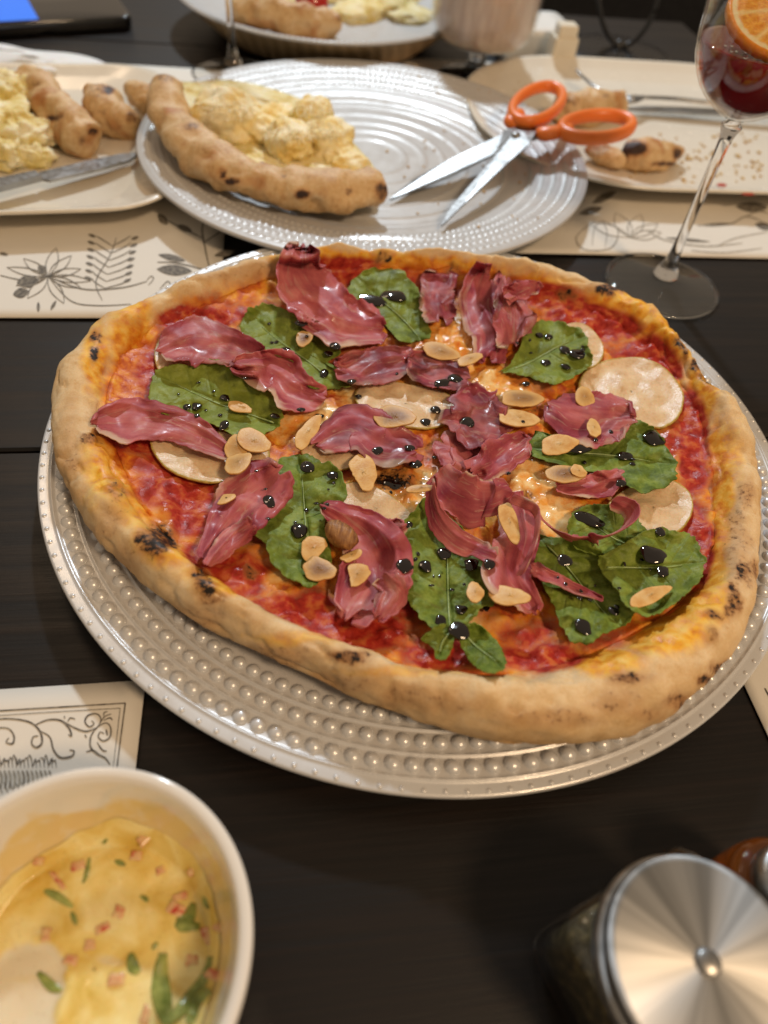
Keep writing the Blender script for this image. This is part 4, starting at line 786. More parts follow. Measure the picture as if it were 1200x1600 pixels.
def knife(root, a, b, z0, z1, wd, m=m_steel):
    A, B = at(*a, z0), at(*b, z1); d = (B-A).normalized(); s2 = d.cross(Vector((0, 0, 1))).normalized(); L = (B-A).length
    prof = [(0, .55), (.05, .8), (.35, .62), (.5, .5), (.52, .95), (.75, 1.05), (.92, .8), (1.0, .08)]
    up = np.array((0, 0, 1.0)); n = len(prof)
    def poly(lo, hi, th):
        seg = [p for p in prof if lo <= p[0] <= hi]; l = [A+d*L*p[0]+s2*wd*p[1] for p in seg]+[A+d*L*p[0]-s2*wd*p[1]*(0.6 if lo > .4 else 1) for p in seg[::-1]]
        bt = np.array([tuple(v) for v in l]); return prism(bt, bt+up*th)
    add('handle', *poly(0, .5, .0035), m, root, smooth=False); add('blade', *poly(.5, 1.0, .0016), m, root, smooth=False)
knife(kn, (-120, 322), (218, 242), .016, .0125, .0085)
nap = thing('paper_napkin', 'crumpled white napkin behind the cream oblong plate', 'napkin', at(60, 100, 0.0))
b = cr([(-60,70),(0,68),(50,78),(110,83),(150,92),(172,104),(178,113),(140,122),(60,125),(-60,130)], 90, True); c0 = b.mean(0); s_ = np.linspace(0.02, 1, 26); q = (c0+s_[:, None, None]*(b-c0)[None]).reshape(-1, 2)
S2 = np.repeat(s_, 90); V = atn(q[:, 0], q[:, 1], .01)
for _ in range(3): V = atn(q[:, 0], q[:, 1], .004+.013*(1-S2**3)*(0.65+.7*np.abs(fbm(V[:, 0]*22, V[:, 1]*40, 2, 3))))
t = NT('white_tissue'); m_nap = t.set(Base__Color=t.mix(t.noise(40), (0.72, 0.70, 0.68), (0.82, 0.80, 0.79)), Roughness=0.85, Normal=t.bump(t.noise(500, 4), 0.3, 0.0006), Subsurface__Weight=0.1, Subsurface__Scale=0.004)
add('folded_tissue', V, [f[::-1] for f in grid_faces(26, 90, False, True)]+[tuple(range(90))], m_nap, nap, solid=0.0008)

# ------------------------------------------------------------------ phone
ph = thing('mobile_phone', 'black mobile phone with a blue lit screen at the far table corner', 'phone', at(80, 40, 0))
zt = 0.0115
f0, f1 = at(-60, 40, zt), at(207, 25, zt); d = (f1-f0).normalized(); s2 = Vector((-d.y, d.x, 0)); Lp = 0.155; pc = f1-d*(Lp/2)+s2*0.036
outl = rrect(pc.x, pc.y, Lp/2, 0.036, 0.008, math.atan2(d.y, d.x), 8)
V, F = rings(outl, (pc.x, pc.y), [(0.97, .0008), (1.0, .0022), (1.0, zt-.0012), (0.985, zt-.0001), (0.97, zt), (0.3, zt)]); add('phone_body', V, F, simple('black_phone_glass', (0.006, 0.006, 0.007), 0.10, Coat__Weight=.5), ph)
t = NT('lit_screen'); m_scr = t.set(Base__Color=(0.01, 0.05, 0.2), Emission__Color=(0.02, 0.20, 0.95), Emission__Strength=0.85, Roughness=0.15)
q = [pc+d*a+s2*b_ for a, b_ in ((-Lp/2+.006, -.032), (-Lp/2+.074, -.032), (-Lp/2+.074, .032), (-Lp/2+.006, .032))]
_p, _ = proj(np.array([tuple(v) for v in q])); 
add('lit_screen_area', [(v.x, v.y, zt+.0004) for v in q], [(0, 1, 2, 3)], m_scr, ph, smooth=False)

# ------------------------------------------------------------------ far plate with pizza rest and tomato
fp = at(600, 67, 0.034); FPc = (-0.1225, 0.7975)
bp = thing('footed_plate', 'white rimmed plate with tan sides holding leftovers at the far end', 'plate', (FPc[0], FPc[1], 0))
pr = [(0.0005, .0225), (.06, .0225), (.098, .0235), (.112, .027), (.128, .0325), (.137, .0345), (.1390, .034), (.1395, .0330), (.1386, .0322)]
V, F = lathe(pr, 200, (FPc[0], FPc[1], 0)); add('plate_top', V, [f[::-1] for f in F], m_plate2, bp)
pr = [(.1378, .0318), (.131, .027), (.121, .018), (.106, .006), (.098, .0006), (.0005, .0006)]
t = NT('tan_ribbed_side'); wv = t.n('ShaderNodeTexWave', Vector=t.obj(), Scale=30, Distortion=1.0).outputs[0]; m_tan = t.set(Base__Color=t.mix(wv, (0.40, 0.27, 0.14), (0.54, 0.38, 0.21)), Roughness=0.45, Normal=t.bump(wv, 0.4, 0.002))
V, F = lathe(pr, 200, (FPc[0], FPc[1], 0)); add('tan_side', V, [f[::-1] for f in F], m_tan, bp)
dots = []; dv, df = dome(.0014, .0011, 6, 2)
for k in range(190): a = k*2*math.pi/190; dots.append((dv+np.array([FPc[0]+.1372*math.cos(a), FPc[1]+.1372*math.sin(a), .0342]), df))
o = add('rim_dots', *join(dots), m_plate2, bp); o['kind'] = 'stuff'
fs = thing('leftover_slice', 'leftover slice with cherry tomato and melted cheese on the far footed plate', 'pizza', at(460, 30, .026))
crust_tube('crust', fs, [(358,2,.042,.010),(395,18,.038,.0125),(440,30,.036,.0130),(490,38,.034,.0130),(525,34,.034,.009)], 21, [(470,12,8,4,.4),(530,28,6,6,.5),(400,8,8,4,.3)], flat=1.0)
for k, (x, y, a, b_) in enumerate([(440,-10,.05,.03),(560,20,.045,.03),(600,5,.05,.045),(640,25,.035,.03),(520,-12,.04,.04),(590,-35,.07,.05),(650,-10,.03,.03)]):
    add('melted_cheese', *blob(at(x, y, .0245), a*.75, b_*.75, .007+.003*(k % 3), k, 0.3, 2.4, k+31, 40, 20, 4), m_cheese, fs)
add('cherry_tomato', *blob(at(487, 4, .045), .0145, .0130, .012, 0, 0.05, 1.2, 5, 36, 22), simple('red_tomato', (0.45, 0.018, 0.012), 0.18, Coat__Weight=.4), fs)

# ------------------------------------------------------------------ wine glass standing behind the ringed plate (only its stem shows)
def solve_z(P, py):
    lo, hi = 0.0, 0.22
    for _ in range(40):
        m_ = (lo+hi)/2
        if proj(np.array([P.x, P.y, m_]))[0][1] > py: lo = m_
        else: hi = m_
    return lo
def wineglass(name, label, P, stem_h, bowl, rfoot=0.0351, sr=0.0029):
    g = thing(name, label, 'glass', (P.x, P.y, 0))
    pr = [(0.0004, .0006), (rfoot-.002, .0006), (rfoot, .0012), (rfoot, .0018), (rfoot-.003, .0026), (.018, .0048), (.008, .0095), (.0042, .018), (sr, .034), (sr, stem_h*0.72), (sr*1.25, stem_h*0.90), (sr*1.9, stem_h-.003), (0.0004, stem_h-.001)]
    pf = np.array([(0.0004, .0006), (rfoot-.001, .0006), (rfoot, .0011), (rfoot, .0015), (rfoot-.003, .0024), (.018, .0042), (.009, .0072), (.0004, .0080)])
    V, F = lathe(pf, 72, (P.x, P.y, 0)); add('foot', V, F, m_thin, g)
    tt = np.arange(72)*2*math.pi/72; add('foot_edge', *tube(np.stack([P.x+rfoot*np.cos(tt), P.y+rfoot*np.sin(tt), np.zeros(72)+.00165], 1), .00095, 8, closed=True), m_glass, g)
    ps = [(0.0004, .0084), (.0078, .0088), (.0042, .018), (sr, .034), (sr, stem_h*0.72), (sr*1.25, stem_h*0.90), (sr*1.9, stem_h-.003), (0.0004, stem_h-.001)]
    V, F = lathe(cr(np.array(ps), 80), 48, (P.x, P.y, 0)); V[:, 2] = np.maximum(V[:, 2], .0083); add('stem', V, F, m_glass, g)
    outer = cr(np.array(bowl), 60); inner = outer.copy(); T = np.gradient(outer, axis=0); T /= np.linalg.norm(T, axis=1)[:, None]; inner = outer+np.stack([-T[:, 1], T[:, 0]], 1)*0.0011
    inner[0] = (0.0004, outer[0, 1]+.0012); inner[:, 0] = np.maximum(inner[:, 0], 0.0003)
    pr = np.concatenate([outer, inner[::-1]]); V, F = lathe(pr, 96, (P.x, P.y, 0)); add('bowl', V, F, m_thin, g)
    return g, inner
Pg = at(366, 118, 0.0)
wineglass('wine_glass', 'tall clear wine glass stem behind the ringed plate at left', Pg, 0.125, [(.0004,.1245),(.012,.126),(.026,.138),(.036,.158),(.038,.185),(.034,.22)])

# ------------------------------------------------------------------ ribbed goblet with pale drink
Gp = at(741, 122, 0.0); 
gz = solve_z(Gp, 72); gb = thing('ribbed_goblet', 'short stemmed ribbed goblet with pale frothy drink behind the scissors', 'glass', (Gp.x, Gp.y, 0))
pr = cr(np.array([(0.0004, .0006), (.030, .0006), (.0325, .0020), (.024, .0042), (.010, .008), (.0065, .016), (.0095, gz*.45), (.0075, gz*.62), (.0085, gz*.8), (.012, gz-.002), (.0004, gz-.001)]), 70)
V, F = lathe(pr, 48, Gp); V[:, 2] = np.maximum(V[:, 2], .0006); add('foot_and_stem', V, F, m_glass, gb)
out = cr(np.array([(.0004, gz), (.020, gz+.001), (.038, gz+.006), (.0455, gz+.018), (.0475, gz+.04), (.0490, gz+.075)]), 40); N = 264; th2 = np.arange(N)*2*math.pi/N
def ribbed(prof, amp): 
    return np.stack([Gp.x+np.outer(np.cos(th2), prof[:, 0])*(1+amp*np.abs(np.sin(th2*22))[:, None]), Gp.y+np.outer(np.sin(th2), prof[:, 0])*(1+amp*np.abs(np.sin(th2*22))[:, None]), np.ones((N, 1))*prof[:, 1][None]], -1)
inn = out.copy(); inn[:, 0] = np.maximum(out[:, 0]-.0014, .0003); inn[:, 1] = np.maximum(out[:, 1], gz+.004)
G_ = np.concatenate([ribbed(out, .012), ribbed(inn[::-1], 0)], 1); add('bowl', G_.reshape(-1, 3), grid_faces(N, G_.shape[1], True), m_thin, gb)
liq = inn[inn[:, 1] < gz+.070].copy(); liq[:, 0] = np.maximum(liq[:, 0]-.0006, .0003); liq[:, 1] += .0005; liq = np.concatenate([liq, [(0.0003, liq[-1, 1])]])
V, F = lathe(liq, 64, Gp)
t = NT('pale_pink_drink'); nn_ = t.noise(1.0, 4, 0.6, t.map(t.obj(), (160, 160, 30))); m_drink = t.set(Base__Color=t.ramp(nn_, [(0.3, (0.50, 0.36, 0.30)), (0.6, (0.68, 0.55, 0.48))]), Roughness=0.3, Subsurface__Weight=0.2, Subsurface__Scale=0.01)
add('drink', V, F, m_drink, gb)

# ------------------------------------------------------------------ white container with a beige clip, black lamp foot
bx_ = thing('white_container', 'small white plastic container behind the ribbed goblet', 'box', at(838, 100, 0))
p = at(822, 100, 0); outl = rrect(p.x, p.y+.030, .036, .030, .008, TA+.1, 6); V, F = rings(outl, (p.x, p.y+.030), [(0.9, .0006), (0.95, .002), (1, .022), (1.04, .0235), (1.04, .027), (1.0, .0285), (0.6, .029)]); add('container_body', V, F, simple('white_plastic', (0.78, 0.77, 0.74), 0.35), bx_)
bk = thing('beige_stub', 'upright beige plastic block leaning by the white container', 'block', at(868, 118, 0))
p = at(868, 116, 0); outl = rrect(p.x, p.y, .0115, .010, .002, TA, 4); V, F = rings(outl, (p.x, p.y), [(.96, .0005), (1, .0015), (1, .031), (.95, .0325), (.80, .0328), (.78, .0405), (.70, .0418), (.1, .042)]); add('block_body', V, F, simple('beige_plastic', (0.72, 0.65, 0.52), 0.4), bk, smooth=False)
lp = thing('black_lamp', 'black lamp foot with looping wire at the far table edge', 'lamp', at(963, 92, 0))
p = at(963, 90, 0); V, F = lathe(cr(np.array([(.0004, .0095), (.02, .0092), (.045, .0075), (.056, .0045), (.0585, .0022), (.0575, .0008), (.0004, .0008)]), 50), 80, p); V[:, 2] = np.maximum(V[:, 2], .0006)
add('lamp_base', V, [f[::-1] for f in F], simple('black_lacquer', (0.005, 0.005, 0.006), 0.28, Specular__IOR__Level=.3), lp)
def near(px, py, P):      # point above/around the lamp at the lamp's own distance
    o_ = atn(px, py, 0.0); C0 = np.array([0, 0, CAM_H]); dd = o_-C0; tt = P.y/dd[1]; return C0+dd*tt
loop = [near(x, y, p) for x, y in [(938,-60),(934,-20),(937,15),(944,42),(953,60),(965,71),(980,70),(995,60),(1010,42),(1022,18),(1028,-15),(1026,-60)]]
lo_ = cr(np.array(loop), 60); lo_[:, 2] = np.maximum(lo_[:, 2], .012); add('wire_loop', *tube(lo_, .0024, 10), bpy.data.materials['black_metal'], lp)
add('wire_clip', *blob(near(966, 74, p)+np.array([0, 0, -.004]), .006, .006, .011, 0, .05, 1, 2, 20, 14), bpy.data.materials['black_metal'], lp)

# ------------------------------------------------------------------ right plate with leftovers and cutlery
rf = at(1040, 298, .016); RPc = rf+TE*0.055+TN*0.128
tray('oval_plate', 'cream oval plate with crust scraps, crumbs and cutlery at right', RPc.x, RPc.y, 0.175, 0.130, 0.118, TA, 0.018)
RZ = .0068
cs = thing('browned_crust', 'browned crust scrap behind the orange scissor handles', 'crust', at(920, 185, RZ))
crust_tube('crust_roll', cs, [(865,160,.020,.009),(890,166,.019,.0120),(920,170,.018,.0125),(950,165,.018,.0115),(972,160,.017,.008)], 31, [(890,158,14,8,.5),(925,178,8,6,.8),(945,150,9,5,.5),(870,150,8,6,.5)], flat=1.0)
cs = thing('burnt_crust', 'burnt crust end lying near the wine glass stem on the oval plate', 'crust', at(1015, 250, RZ))
crust_tube('crust_roll', cs, [(972,238,.016,.009),(990,243,.016,.0115),(1015,247,.015,.0105),(1042,242,.015,.0085),(1064,238,.014,.004)], 33, [(988,232,22,10,1.0),(975,245,6,12,.7),(1058,240,7,8,.8),(1040,256,20,3,.9)], flat=1.0)
cs = thing('dough_scrap', 'torn pale dough scrap beside the ringed plate rim', 'crust', at(945, 248, RZ))
crust_tube('crust_roll', cs, [(918,228,.016,.007),(938,240,.014,.010),(962,250,.013,.009),(975,254,.012,.005)], 35, [], flat=.7)
k2 = thing('table_knife', 'steel knife lying across the oval plate behind the wine glass', 'knife', at(1090, 180, .014)); knife(k2, (1320, 186), (980, 172), .0165, .0100, .0075)
fk = thing('table_fork', 'steel fork lying across the oval plate with tines by the browned crust', 'fork', at(1060, 160, .016))
hp = [at(x, y, z) for x, y, z in [(1330,178,.019),(1200,170,.019),(1120,162,.018),(1050,154,.018),(1005,152,.020)]]; hp = cr(np.array([tuple(v) for v in hp]), 30)
add('handle', *tube(hp, np.linspace(.0042, .0022, 30), 12, flat=.5), m_steel, fk)
hd = [at(1006, 152, .020), at(985, 155, .020), at(962, 150, .017)]
for k in range(4):
    oy = (k-1.5)*0.0036; pts = [hd[0], hd[1]+TN*oy, hd[2]+TN*oy*1.15, at(940, 144, .015)+TN*oy*1.15, at(922, 130, .0165)+TN*oy*1.1, at(902, 112, .021)+TN*oy]
    pp = cr(np.array([tuple(v) for v in pts]), 24); add('tine', *tube(pp, np.linspace(.0017, .0007, 24), 8), m_steel, fk)
rng = np.random.RandomState(12)
t = NT('crumbs'); m_crumb = t.set(Base__Color=t.ramp(t.noise(200, 3), [(0.3, (0.45, 0.24, 0.05)), (0.7, (0.72, 0.56, 0.28))]), Roughness=0.6)
parts = []
for k in range(90):
    x = rng.uniform(985, 1195); y = rng.uniform(205, 285)
    if abs(x-1100) < 28 and y > 150 and False: continue
    parts.append(blob(at(x, y, RZ+.0006), *(rng.uniform(.0006, .0022, 2)), .0007, rng.rand()*3, .3, 2, k, 8, 5, 1))
o = add('plate_crumbs', *join(parts), m_crumb, org=at(1100, 240, RZ)); tag(o, 'yellow crumbs scattered over the oval plate', 'crumbs', kind='stuff')
m_rs = simple('tomato_smear', (0.45, 0.05, 0.03), 0.3)
for k, (x, y, a, b_, zz) in enumerate([(1168, 302, .0055, .0030, .0165), (1128, 289, .0042, .0018, .0112)]):
    o = add('tomato_speck', *blob(at(x, y, zz), a, b_, .0010, .2, .2, 2, k, 20, 10), m_rs, org=at(x, y, zz)); tag(o, ['larger red tomato speck on the front rim of the oval plate', 'smaller red tomato speck inside the oval plate front'][k], 'speck')

# ================================================================== sangria glass
SP = Vector((0.1560, 0.4107, 0)); sh = solve_z(SP, 186)
sg, inner = wineglass('sangria_glass', 'stemmed glass of dark red sangria with orange slice beside the pizza', SP, sh,
    [(.0004, sh-.0005), (.006, sh+.0005), (.014, sh+.0045), (.0235, sh+.012), (.0315, sh+.025), (.0350, sh+.042), (.0358, sh+.062), (.0335, sh+.090)])
lev = sh+0.033
liq = inner[(inner[:, 1] < lev)].copy(); liq[:, 0] = np.maximum(liq[:, 0]-.0004, .0003); liq[:, 1] += .0003
rl = liq[-1, 0]; liq = np.concatenate([liq, [(rl, lev), (rl*.9, lev+.0001), (rl*.5, lev+.0001), (.0003, lev+.0001)]])
V, F = lathe(liq, 80, SP)
t = NT('red_wine'); m_wine = t.set(Base__Color=(0.26, 0.012, 0.018), Roughness=0.02, Transmission__Weight=0.35, IOR=1.34)
add('wine', V, F, m_wine, sg)
t = NT('orange_flesh'); s_ = t.attr('rim'); sg_ = t.attr('seg'); n2 = t.noise(500, 4)
c = t.ramp(n2, [(0.3, (0.62, 0.20, 0.012)), (0.7, (0.82, 0.40, 0.05))]); c = t.mix(sg_, c, (0.80, 0.56, 0.22)); c = t.mix(t.ramp(s_, [(0.84, 0.0), (0.88, 1.0)]), c, (0.80, 0.62, 0.32)); c = t.mix(t.ramp(s_, [(0.93, 0.0), (0.95, 1.0)]), c, (0.78, 0.26, 0.01))
m_orange = t.set(Base__Color=c, Roughness=0.2, Normal=t.bump(n2, 0.5, 0.001), Subsurface__Weight=0.3, Subsurface__Scale=0.006)
def orange_slice(cen, rad, tilt, az, parent):
    nb = 72; ss = np.array([.01, .2, .4, .6, .75, .84, .88, .92, .95, 1.0]); th3 = np.arange(nb)*2*math.pi/nb
    X = np.outer(ss, np.cos(th3)).ravel()*rad; Y = np.outer(ss, np.sin(th3)).ravel()*rad; S2 = np.repeat(ss, nb); TH = np.tile(th3, len(ss))
    Z = .0004*np.sin(TH*30)*np.sin(S2*20)
    M_ = Matrix.Translation(cen) @ Matrix.Rotation(az, 4, 'Z') @ Matrix.Rotation(tilt, 4, 'X')
    V = np.array([tuple(M_ @ Vector((x, y, z))) for x, y, z in zip(X, Y, Z)])
    a = TH*9/(2*math.pi); seg = np.exp(-((a-np.round(a))*S2/0.06)**2)
    return add('orange_slice', V, [f for f in grid_faces(len(ss), nb, False, True)]+[tuple(range(nb))[::-1]], m_orange, parent, attrs=dict(rim=S2, seg=seg), solid=.0045, offset=0)
orange_slice(Vector((SP.x+.003, SP.y-.002, lev+.0150)), .0290, R(26), R(-12), sg)
for k, (dx, dy, dz, a) in enumerate([(-.010, -.008, -.011, .008), (.010, -.009, -.012, .008)]):
    add('fruit_piece', *blob((SP.x+dx, SP.y+dy, lev+dz), a, a*.8, a*.7, k, .12, 1.4, k, 26, 16), simple('wine_soaked_fruit', (0.40, 0.05, 0.03), 0.25), sg)
bub = [blob((SP.x+.0272*r_*math.cos(a), SP.y+.0272*r_*math.sin(a)-.004, lev+.0010), .0009, .0009, .0006, 0, 0, 1, 0, 8, 5, 1) for r_, a in [(math.sqrt(random.random()), random.uniform(3.3, 6.1)) for _ in range(46)]]
o = add('froth_bubbles', *join(bub), m_glass, sg); o['kind'] = 'stuff'

# ================================================================== sauce bowl in the near left corner
BZ = 0.040; BC = Vector((-0.0603, 0.0170, 0)); BR = 0.0432
bowl = thing('sauce_bowl', 'small white porcelain bowl with thick rim in the near corner', 'bowl', (BC.x, BC.y, 0))
t = NT('white_porcelain'); sm_ = t.attr('smear'); m_porc = t.set(Base__Color=t.mix(t.ramp(t.math('ADD', sm_, t.math('MULTIPLY', t.math('SUBTRACT', t.noise(200, 5), 0.5), 1.5)), [(0.25, 0.0), (1.0, 0.8)]), t.mix(t.noise(40), (0.72, 0.69, 0.64), (0.78, 0.75, 0.70)), (0.72, 0.52, 0.16)), Roughness=0.13, Coat__Weight=.4, Coat__Roughness=.05)
outp = [(.0004, .0012), (.020, .0012), (.0215, .0004), (.0235, .0004), (.0245, .0025), (.030, .0065), (.0370, .0170), (.0405, .0300), (.0418, .0360), (.0430, .0378), (.0434, .0392), (.0430, .0402), (.0418, .0405), (.0404, .0400), (.0396, .0385), (.0388, .0350), (.0376, .0290), (.0345, .0185), (.0290, .0095), (.0220, .0058), (.0004, .0050)]
V, F = lathe(cr(np.array(outp), 150), 160, BC)
_r = np.hypot(V[:, 0]-BC.x, V[:, 1]-BC.y); _a = np.arctan2(V[:, 1]-BC.y, V[:, 0]-BC.x); _in = np.tile(np.arange(150) > 105, 160)
smr = _in*sstep(0.0, 0.45, fbm(np.cos(_a)*2.2+V[:, 2]*60, np.sin(_a)*2.2-V[:, 2]*40, 4, 3)+0.55*np.sin(_a+0.2)-sstep(.018, .036, V[:, 2])*1.15+0.80)
add('bowl_body', V, F, m_porc, bowl, attrs=dict(smear=smr))
def bowlin(r): return np.interp(r, [0, .022, .029, .0345, .0376, .0388], [.0050, .0058, .0095, .0185, .0290, .0350])
nb, nr = 120, 60; th3 = np.arange(nb)*2*math.pi/nb
edge_r = .0330+.0014*fbm(np.cos(th3)*1.6, np.sin(th3)*1.6, 3, 2)+.0008*fbm(np.cos(th3)*6, np.sin(th3)*6, 4, 2)
edge_r += .0016*np.exp(-((th3-R(95))/.6)**2)
ss = np.linspace(.01, 1, nr); X = (ss[:, None]*edge_r[None]*np.cos(th3)[None]).ravel(); Y = (ss[:, None]*edge_r[None]*np.sin(th3)[None]).ravel(); S2 = np.repeat(ss, nb); RRr = np.hypot(X, Y)
lv = .0118+.0015*fbm(X*90, Y*90, 2, 3)+.0016*fbm(X*40+3, Y*40, 6, 2)+.0008*np.sin(np.hypot(X-.01, Y+.02)*420+2*fbm(X*60, Y*60, 1, 2))
hole = blob2 = sstep(1.15, .8, np.hypot((X+.020)/.014, (Y+.016)/.022)+.35*fbm(X*120, Y*120, 9, 2))
film = np.maximum(bowlin(RRr)+.0005, lv*(1-.35*hole)+.35*hole*(.0066))
thin = np.clip(.85*hole+.8*sstep(1.2, .7, np.hypot((X-.002)/.013, (Y+.024)/.008)+.4*fbm(X*150, Y*60, 3, 2))+.55*sstep(.62, .9, fbm(X*70+9, Y*140, 5, 3)*.5+.5), 0, 1)
Z = np.where(S2 > .995, bowlin(RRr)+.0001, film)
t = NT('yellow_sauce'); th_ = t.attr('thin'); n = t.noise(90, 4, 0.5, None, .6); n2 = t.noise(1800, 2)
c = t.ramp(n, [(0.32, (0.64, 0.43, 0.075)), (0.48, (0.76, 0.59, 0.19)), (0.66, (0.84, 0.73, 0.36))])
c = t.mix(t.ramp(t.math('ADD', th_, t.math('MULTIPLY', t.math('SUBTRACT', t.noise(1.0, 4, .6, t.map(t.obj(), (90, 420, 90), (0, 0, R(25)))), 0.5), 0.9)), [(0.35, 0.0), (0.8, .85)]), c, (0.70, 0.64, 0.52)); c = t.mix(t.ramp(t.vor(650), [(0.10, .5), (0.16, 0.0)]), c, (0.36, 0.20, 0.05))
m_sauce = t.set(Base__Color=c, Roughness=t.ramp(n, [(0.3, .16), (0.7, .30)]), Subsurface__Weight=.15, Subsurface__Scale=.003, Normal=t.bump(t.noise(300, 3), .15, .0005))
sauce = thing('yellow_sauce', 'creamy yellow dressing with diced vegetables inside the white bowl', 'sauce', (BC.x, BC.y, .0058))
V = np.stack([BC.x+X, BC.y+Y, Z], 1); add('dressing', V, [f[::-1] for f in grid_faces(nr, nb, False, True)]+[tuple(range(nb))], m_sauce, sauce, attrs=dict(thin=thin))
def sauce_z(x, y):
    d = np.hypot(V[:, 0]-x, V[:, 1]-y); return float(V[np.argmin(d), 2])
def on_sauce(px, py):
    p = at(px, py, .015)
    for _ in range(3): p = at(px, py, sauce_z(p.x, p.y))
    return p
t = NT('green_pickle'); m_grn = t.set(Base__Color=t.ramp(t.noise(260, 4), [(0.3, (0.10, 0.15, 0.02)), (0.7, (0.42, 0.46, 0.14))]), Roughness=.22, Subsurface__Weight=.15, Subsurface__Scale=.002)
t = NT('red_pepper_dice'); m_rp = t.set(Base__Color=t.ramp(t.noise(420, 4), [(0.36, (0.50, 0.07, 0.04)), (0.46, (0.66, 0.38, 0.20)), (0.7, (0.74, 0.54, 0.28))]), Roughness=.22, Subsurface__Weight=.15, Subsurface__Scale=.002)
def p_mid(o):
    c0 = o.mean(0); return np.array([q for i in range(len(o)) for q in (o[i], (o[i]+o[(i+1) % len(o)])/2+(np.random.rand(2)-.5)*0.0004)])
for k, (x, y, a, b_, ang) in enumerate([(225,1310,10,7,60),(212,1337,8,6,10),(122,1352,9,6,30),(90,1375,16,3,-35),(280,1402,10,5,30),(275,1420,12,8,-10),(325,1462,14,12,30),(342,1450,4,9,80),(160,1450,10,5,40),(185,1425,7,8,0),(140,1476,7,7,20),(182,1530,11,8,15),(228,1585,6,12,0),(340,1323,6,8,70),(72,1460,6,9,20),(338,1525,6,16,80),(60,1345,7,5,10),(250,1360,6,5,40),(300,1360,8,4,70),(110,1500,9,6,0),(300,1500,8,7,15),(345,1400,5,8,70)]):
    p = on_sauce(x, y); _, dep = proj(np.array(p)); sc_ = dep/CAM_F
    outl = np.array([(p.x+(dx*math.cos(R(ang))-dy*math.sin(R(ang)))*sc_, p.y+(dx*math.sin(R(ang))+dy*math.cos(R(ang)))*sc_) for dx, dy in ((-a, -b_*.8), (a*.9, -b_), (a, b_*.7), (-a*.7, b_))])
    outl = cr(p_mid(outl), 24, True)
    V2, F2 = rings(outl, (p.x, p.y), [(.9, p.z-.0016), (1.2, p.z-.0006), (1.18, p.z+.0003), (1.05, p.z+.0006), (.3, p.z+.0006)]); add('pepper_dice', V2, F2, m_rp, sauce)
for k, (pts, wd) in enumerate([([(70,1392),(88,1400),(114,1417)], 6), ([(140,1340),(136,1365),(130,1380)], 4), ([(302,1412),(296,1432),(284,1445),(312,1448)], 11), ([(205,1490),(208,1510),(218,1520)], 9), ([(245,1480),(240,1476)], 6), ([(330,1495),(322,1530),(290,1570),(262,1600)], 12), ([(255,1490),(250,1530),(255,1570),(262,1600)], 15), ([(112,1425),(120,1445)], 4), ([(168,1312),(160,1318)], 4), ([(296,1600),(310,1570),(328,1548)], 14), ([(60,1520),(80,1540),(96,1548)], 7), ([(180,1345),(196,1352)], 4), ([(318,1400),(326,1420)], 5), ([(220,1400),(232,1408)], 4)]):
    c_ = cr(np.array(pts, float), 20) if len(pts) > 2 else np.linspace(pts[0], pts[1], 20)
    P = np.array([tuple(on_sauce(x, y)) for x, y in c_]); P[:, 2] += .0003; u = np.linspace(0, 1, 20); dep = proj(P)[1]
    add('pickle_strip', *tube(P, wd*dep/CAM_F*(0.35+.65*np.sin(np.pi*np.clip(u, .05, .95))), 12, flat=.28), m_grn, sauce)

# ================================================================== spice jar with brushed steel lid, amber jar
JC = Vector((0.0893, 0.0308, 0)); JZ = 0.0500
jar = thing('spice_jar', 'square glass jar of dark herbs with brushed steel lid in the near corner', 'jar', (JC.x, JC.y, 0))
ja = R(32)
outl = rrect(JC.x, JC.y, .0236, .0236, .0075, ja, 8)
V, F = rings(outl, (JC.x, JC.y), [(.9, .0005), (.98, .0015), (1, .004), (1, .034), (.97, .0375), (.86, .0395), (.80, .0400), (.78, .0385), (.90, .0365), (.93, .033), (.93, .006), (.88, .004), (.2, .0038)]); add('glass_body', V, F, m_thin, jar)
V, F = rings(outl, (JC.x, JC.y), [(.2, .0043), (.86, .0043), (.905, .0065), (.905, .030), (.85, .0325), (.2, .033)])
t = NT('dark_herbs'); n = t.noise(260, 6, .7); m_herb = t.set(Base__Color=t.ramp(n, [(0.35, (0.02, 0.016, 0.006)), (0.52, (0.085, 0.066, 0.022)), (0.68, (0.30, 0.23, 0.09))]), Roughness=.7, Normal=t.bump(n, 1.0, .003))
add('herbs', V, F, m_herb, jar)
t = NT('brushed_steel'); rp = t.n('ShaderNodeTangent', _direction_type='RADIAL', _axis='Z').outputs[0]
an = t.n('ShaderNodeTexGradient', Vector=t.obj(), _gradient_type='RADIAL').outputs[0]; nz_ = t.n('ShaderNodeTexNoise', _noise_dimensions='1D', W=t.math('MULTIPLY', an, 9.0), Scale=2.2, Detail=5).outputs[0]; lid_glintc = t.ramp(nz_, [(0.32, (0.33, 0.33, 0.325)), (0.5, (0.46, 0.46, 0.455)), (0.62, (0.54, 0.54, 0.535))])  # radial streaks of lamp glint painted into the lid's base colour
m_lid = t.set(Base__Color=lid_glintc, Metallic=1.0, Roughness=.48, Anisotropic=.75, Anisotropic__Rotation=0.0, Tangent=rp)
rl = .0236
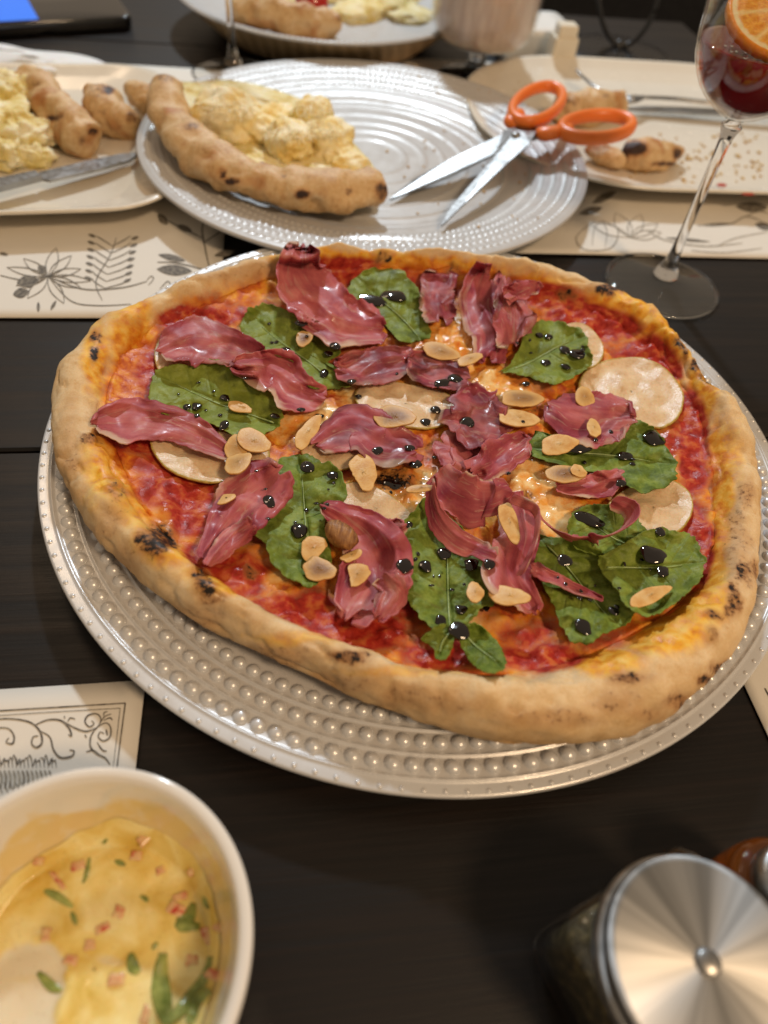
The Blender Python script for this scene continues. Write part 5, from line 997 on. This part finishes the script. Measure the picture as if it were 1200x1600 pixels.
pr = [(.0004, JZ), (.012, JZ), (rl-.0019, JZ), (rl-.0013, JZ-.00002), (rl-.0003, JZ-.0004), (rl, JZ-.0012), (rl, JZ-.0030), (rl-.0012, JZ-.0033), (rl-.0012, JZ-.0046), (rl+.0006, JZ-.0049), (rl+.0012, JZ-.0058), (rl+.0012, JZ-.0072), (rl-.0006, JZ-.0076), (rl-.0006, JZ-.0088), (rl+.0006, JZ-.0092), (rl+.0006, JZ-.0105), (.0215, JZ-.011), (.0004, JZ-.011)]
V, F = lathe(pr, 140, JC); o = add('lid', V, [f[::-1] for f in F], m_lid, jar); 
md = o.modifiers.new('edge', 'EDGE_SPLIT'); md.split_angle = R(35)
V, F = lathe([(.0002, .0012), (.0024, .0012), (.0030, .0007), (.0030, -.0002)], 28, (JC.x, JC.y, JZ)); add('lid_button', V, [f[::-1] for f in F], m_steel, jar)
AP = at(1225, 1395, .032)
am = thing('amber_jar', 'amber brown glass jar cut off by the picture edge near the steel lid', 'jar', (AP.x, AP.y, 0))
t = NT('amber_glass'); m_amb = t.set(Base__Color=(0.55, 0.14, 0.02), Roughness=.04, Transmission__Weight=.8, IOR=1.5)
pr = cr(np.array([(.0004, .0006), (.013, .0006), (.0145, .002), (.0150, .012), (.0150, .028), (.0135, .033), (.011, .0345), (.0004, .035)]), 40); V, F = lathe(pr, 48, AP*Vector((1, 1, 0)) if False else (AP.x, AP.y, 0)); V[:, 2] = np.maximum(V[:, 2], .0006)
add('amber_body', V, F, m_amb, am)
V, F = lathe([(.0004, .0352), (.0108, .0352), (.0112, .0360), (.0112, .0420), (.0100, .0430), (.0004, .0430)], 40, (AP.x, AP.y, 0)); add('cap', V, F, m_steel, am)

# ================================================================== crumbs left by the meal
rng = np.random.RandomState(33)
parts = []
for k in range(60):
    x, y = rng.uniform(600, 860), rng.uniform(120, 370); p = at(x, y, MZ0); p.z = float(mplatez(p.x, p.y))+.0006
    r_ = rng.uniform(.0004, .0013); parts.append(blob(p, r_, r_*.8, r_*.6, rng.rand()*3, .35, 2, k, 8, 5, 1))
o = add('cheese_crumbs', *join(parts), m_crumb, org=at(720, 250, MZ0)); tag(o, 'yellow crumbs scattered over the ringed plate around the scissors', 'crumbs', kind='stuff')
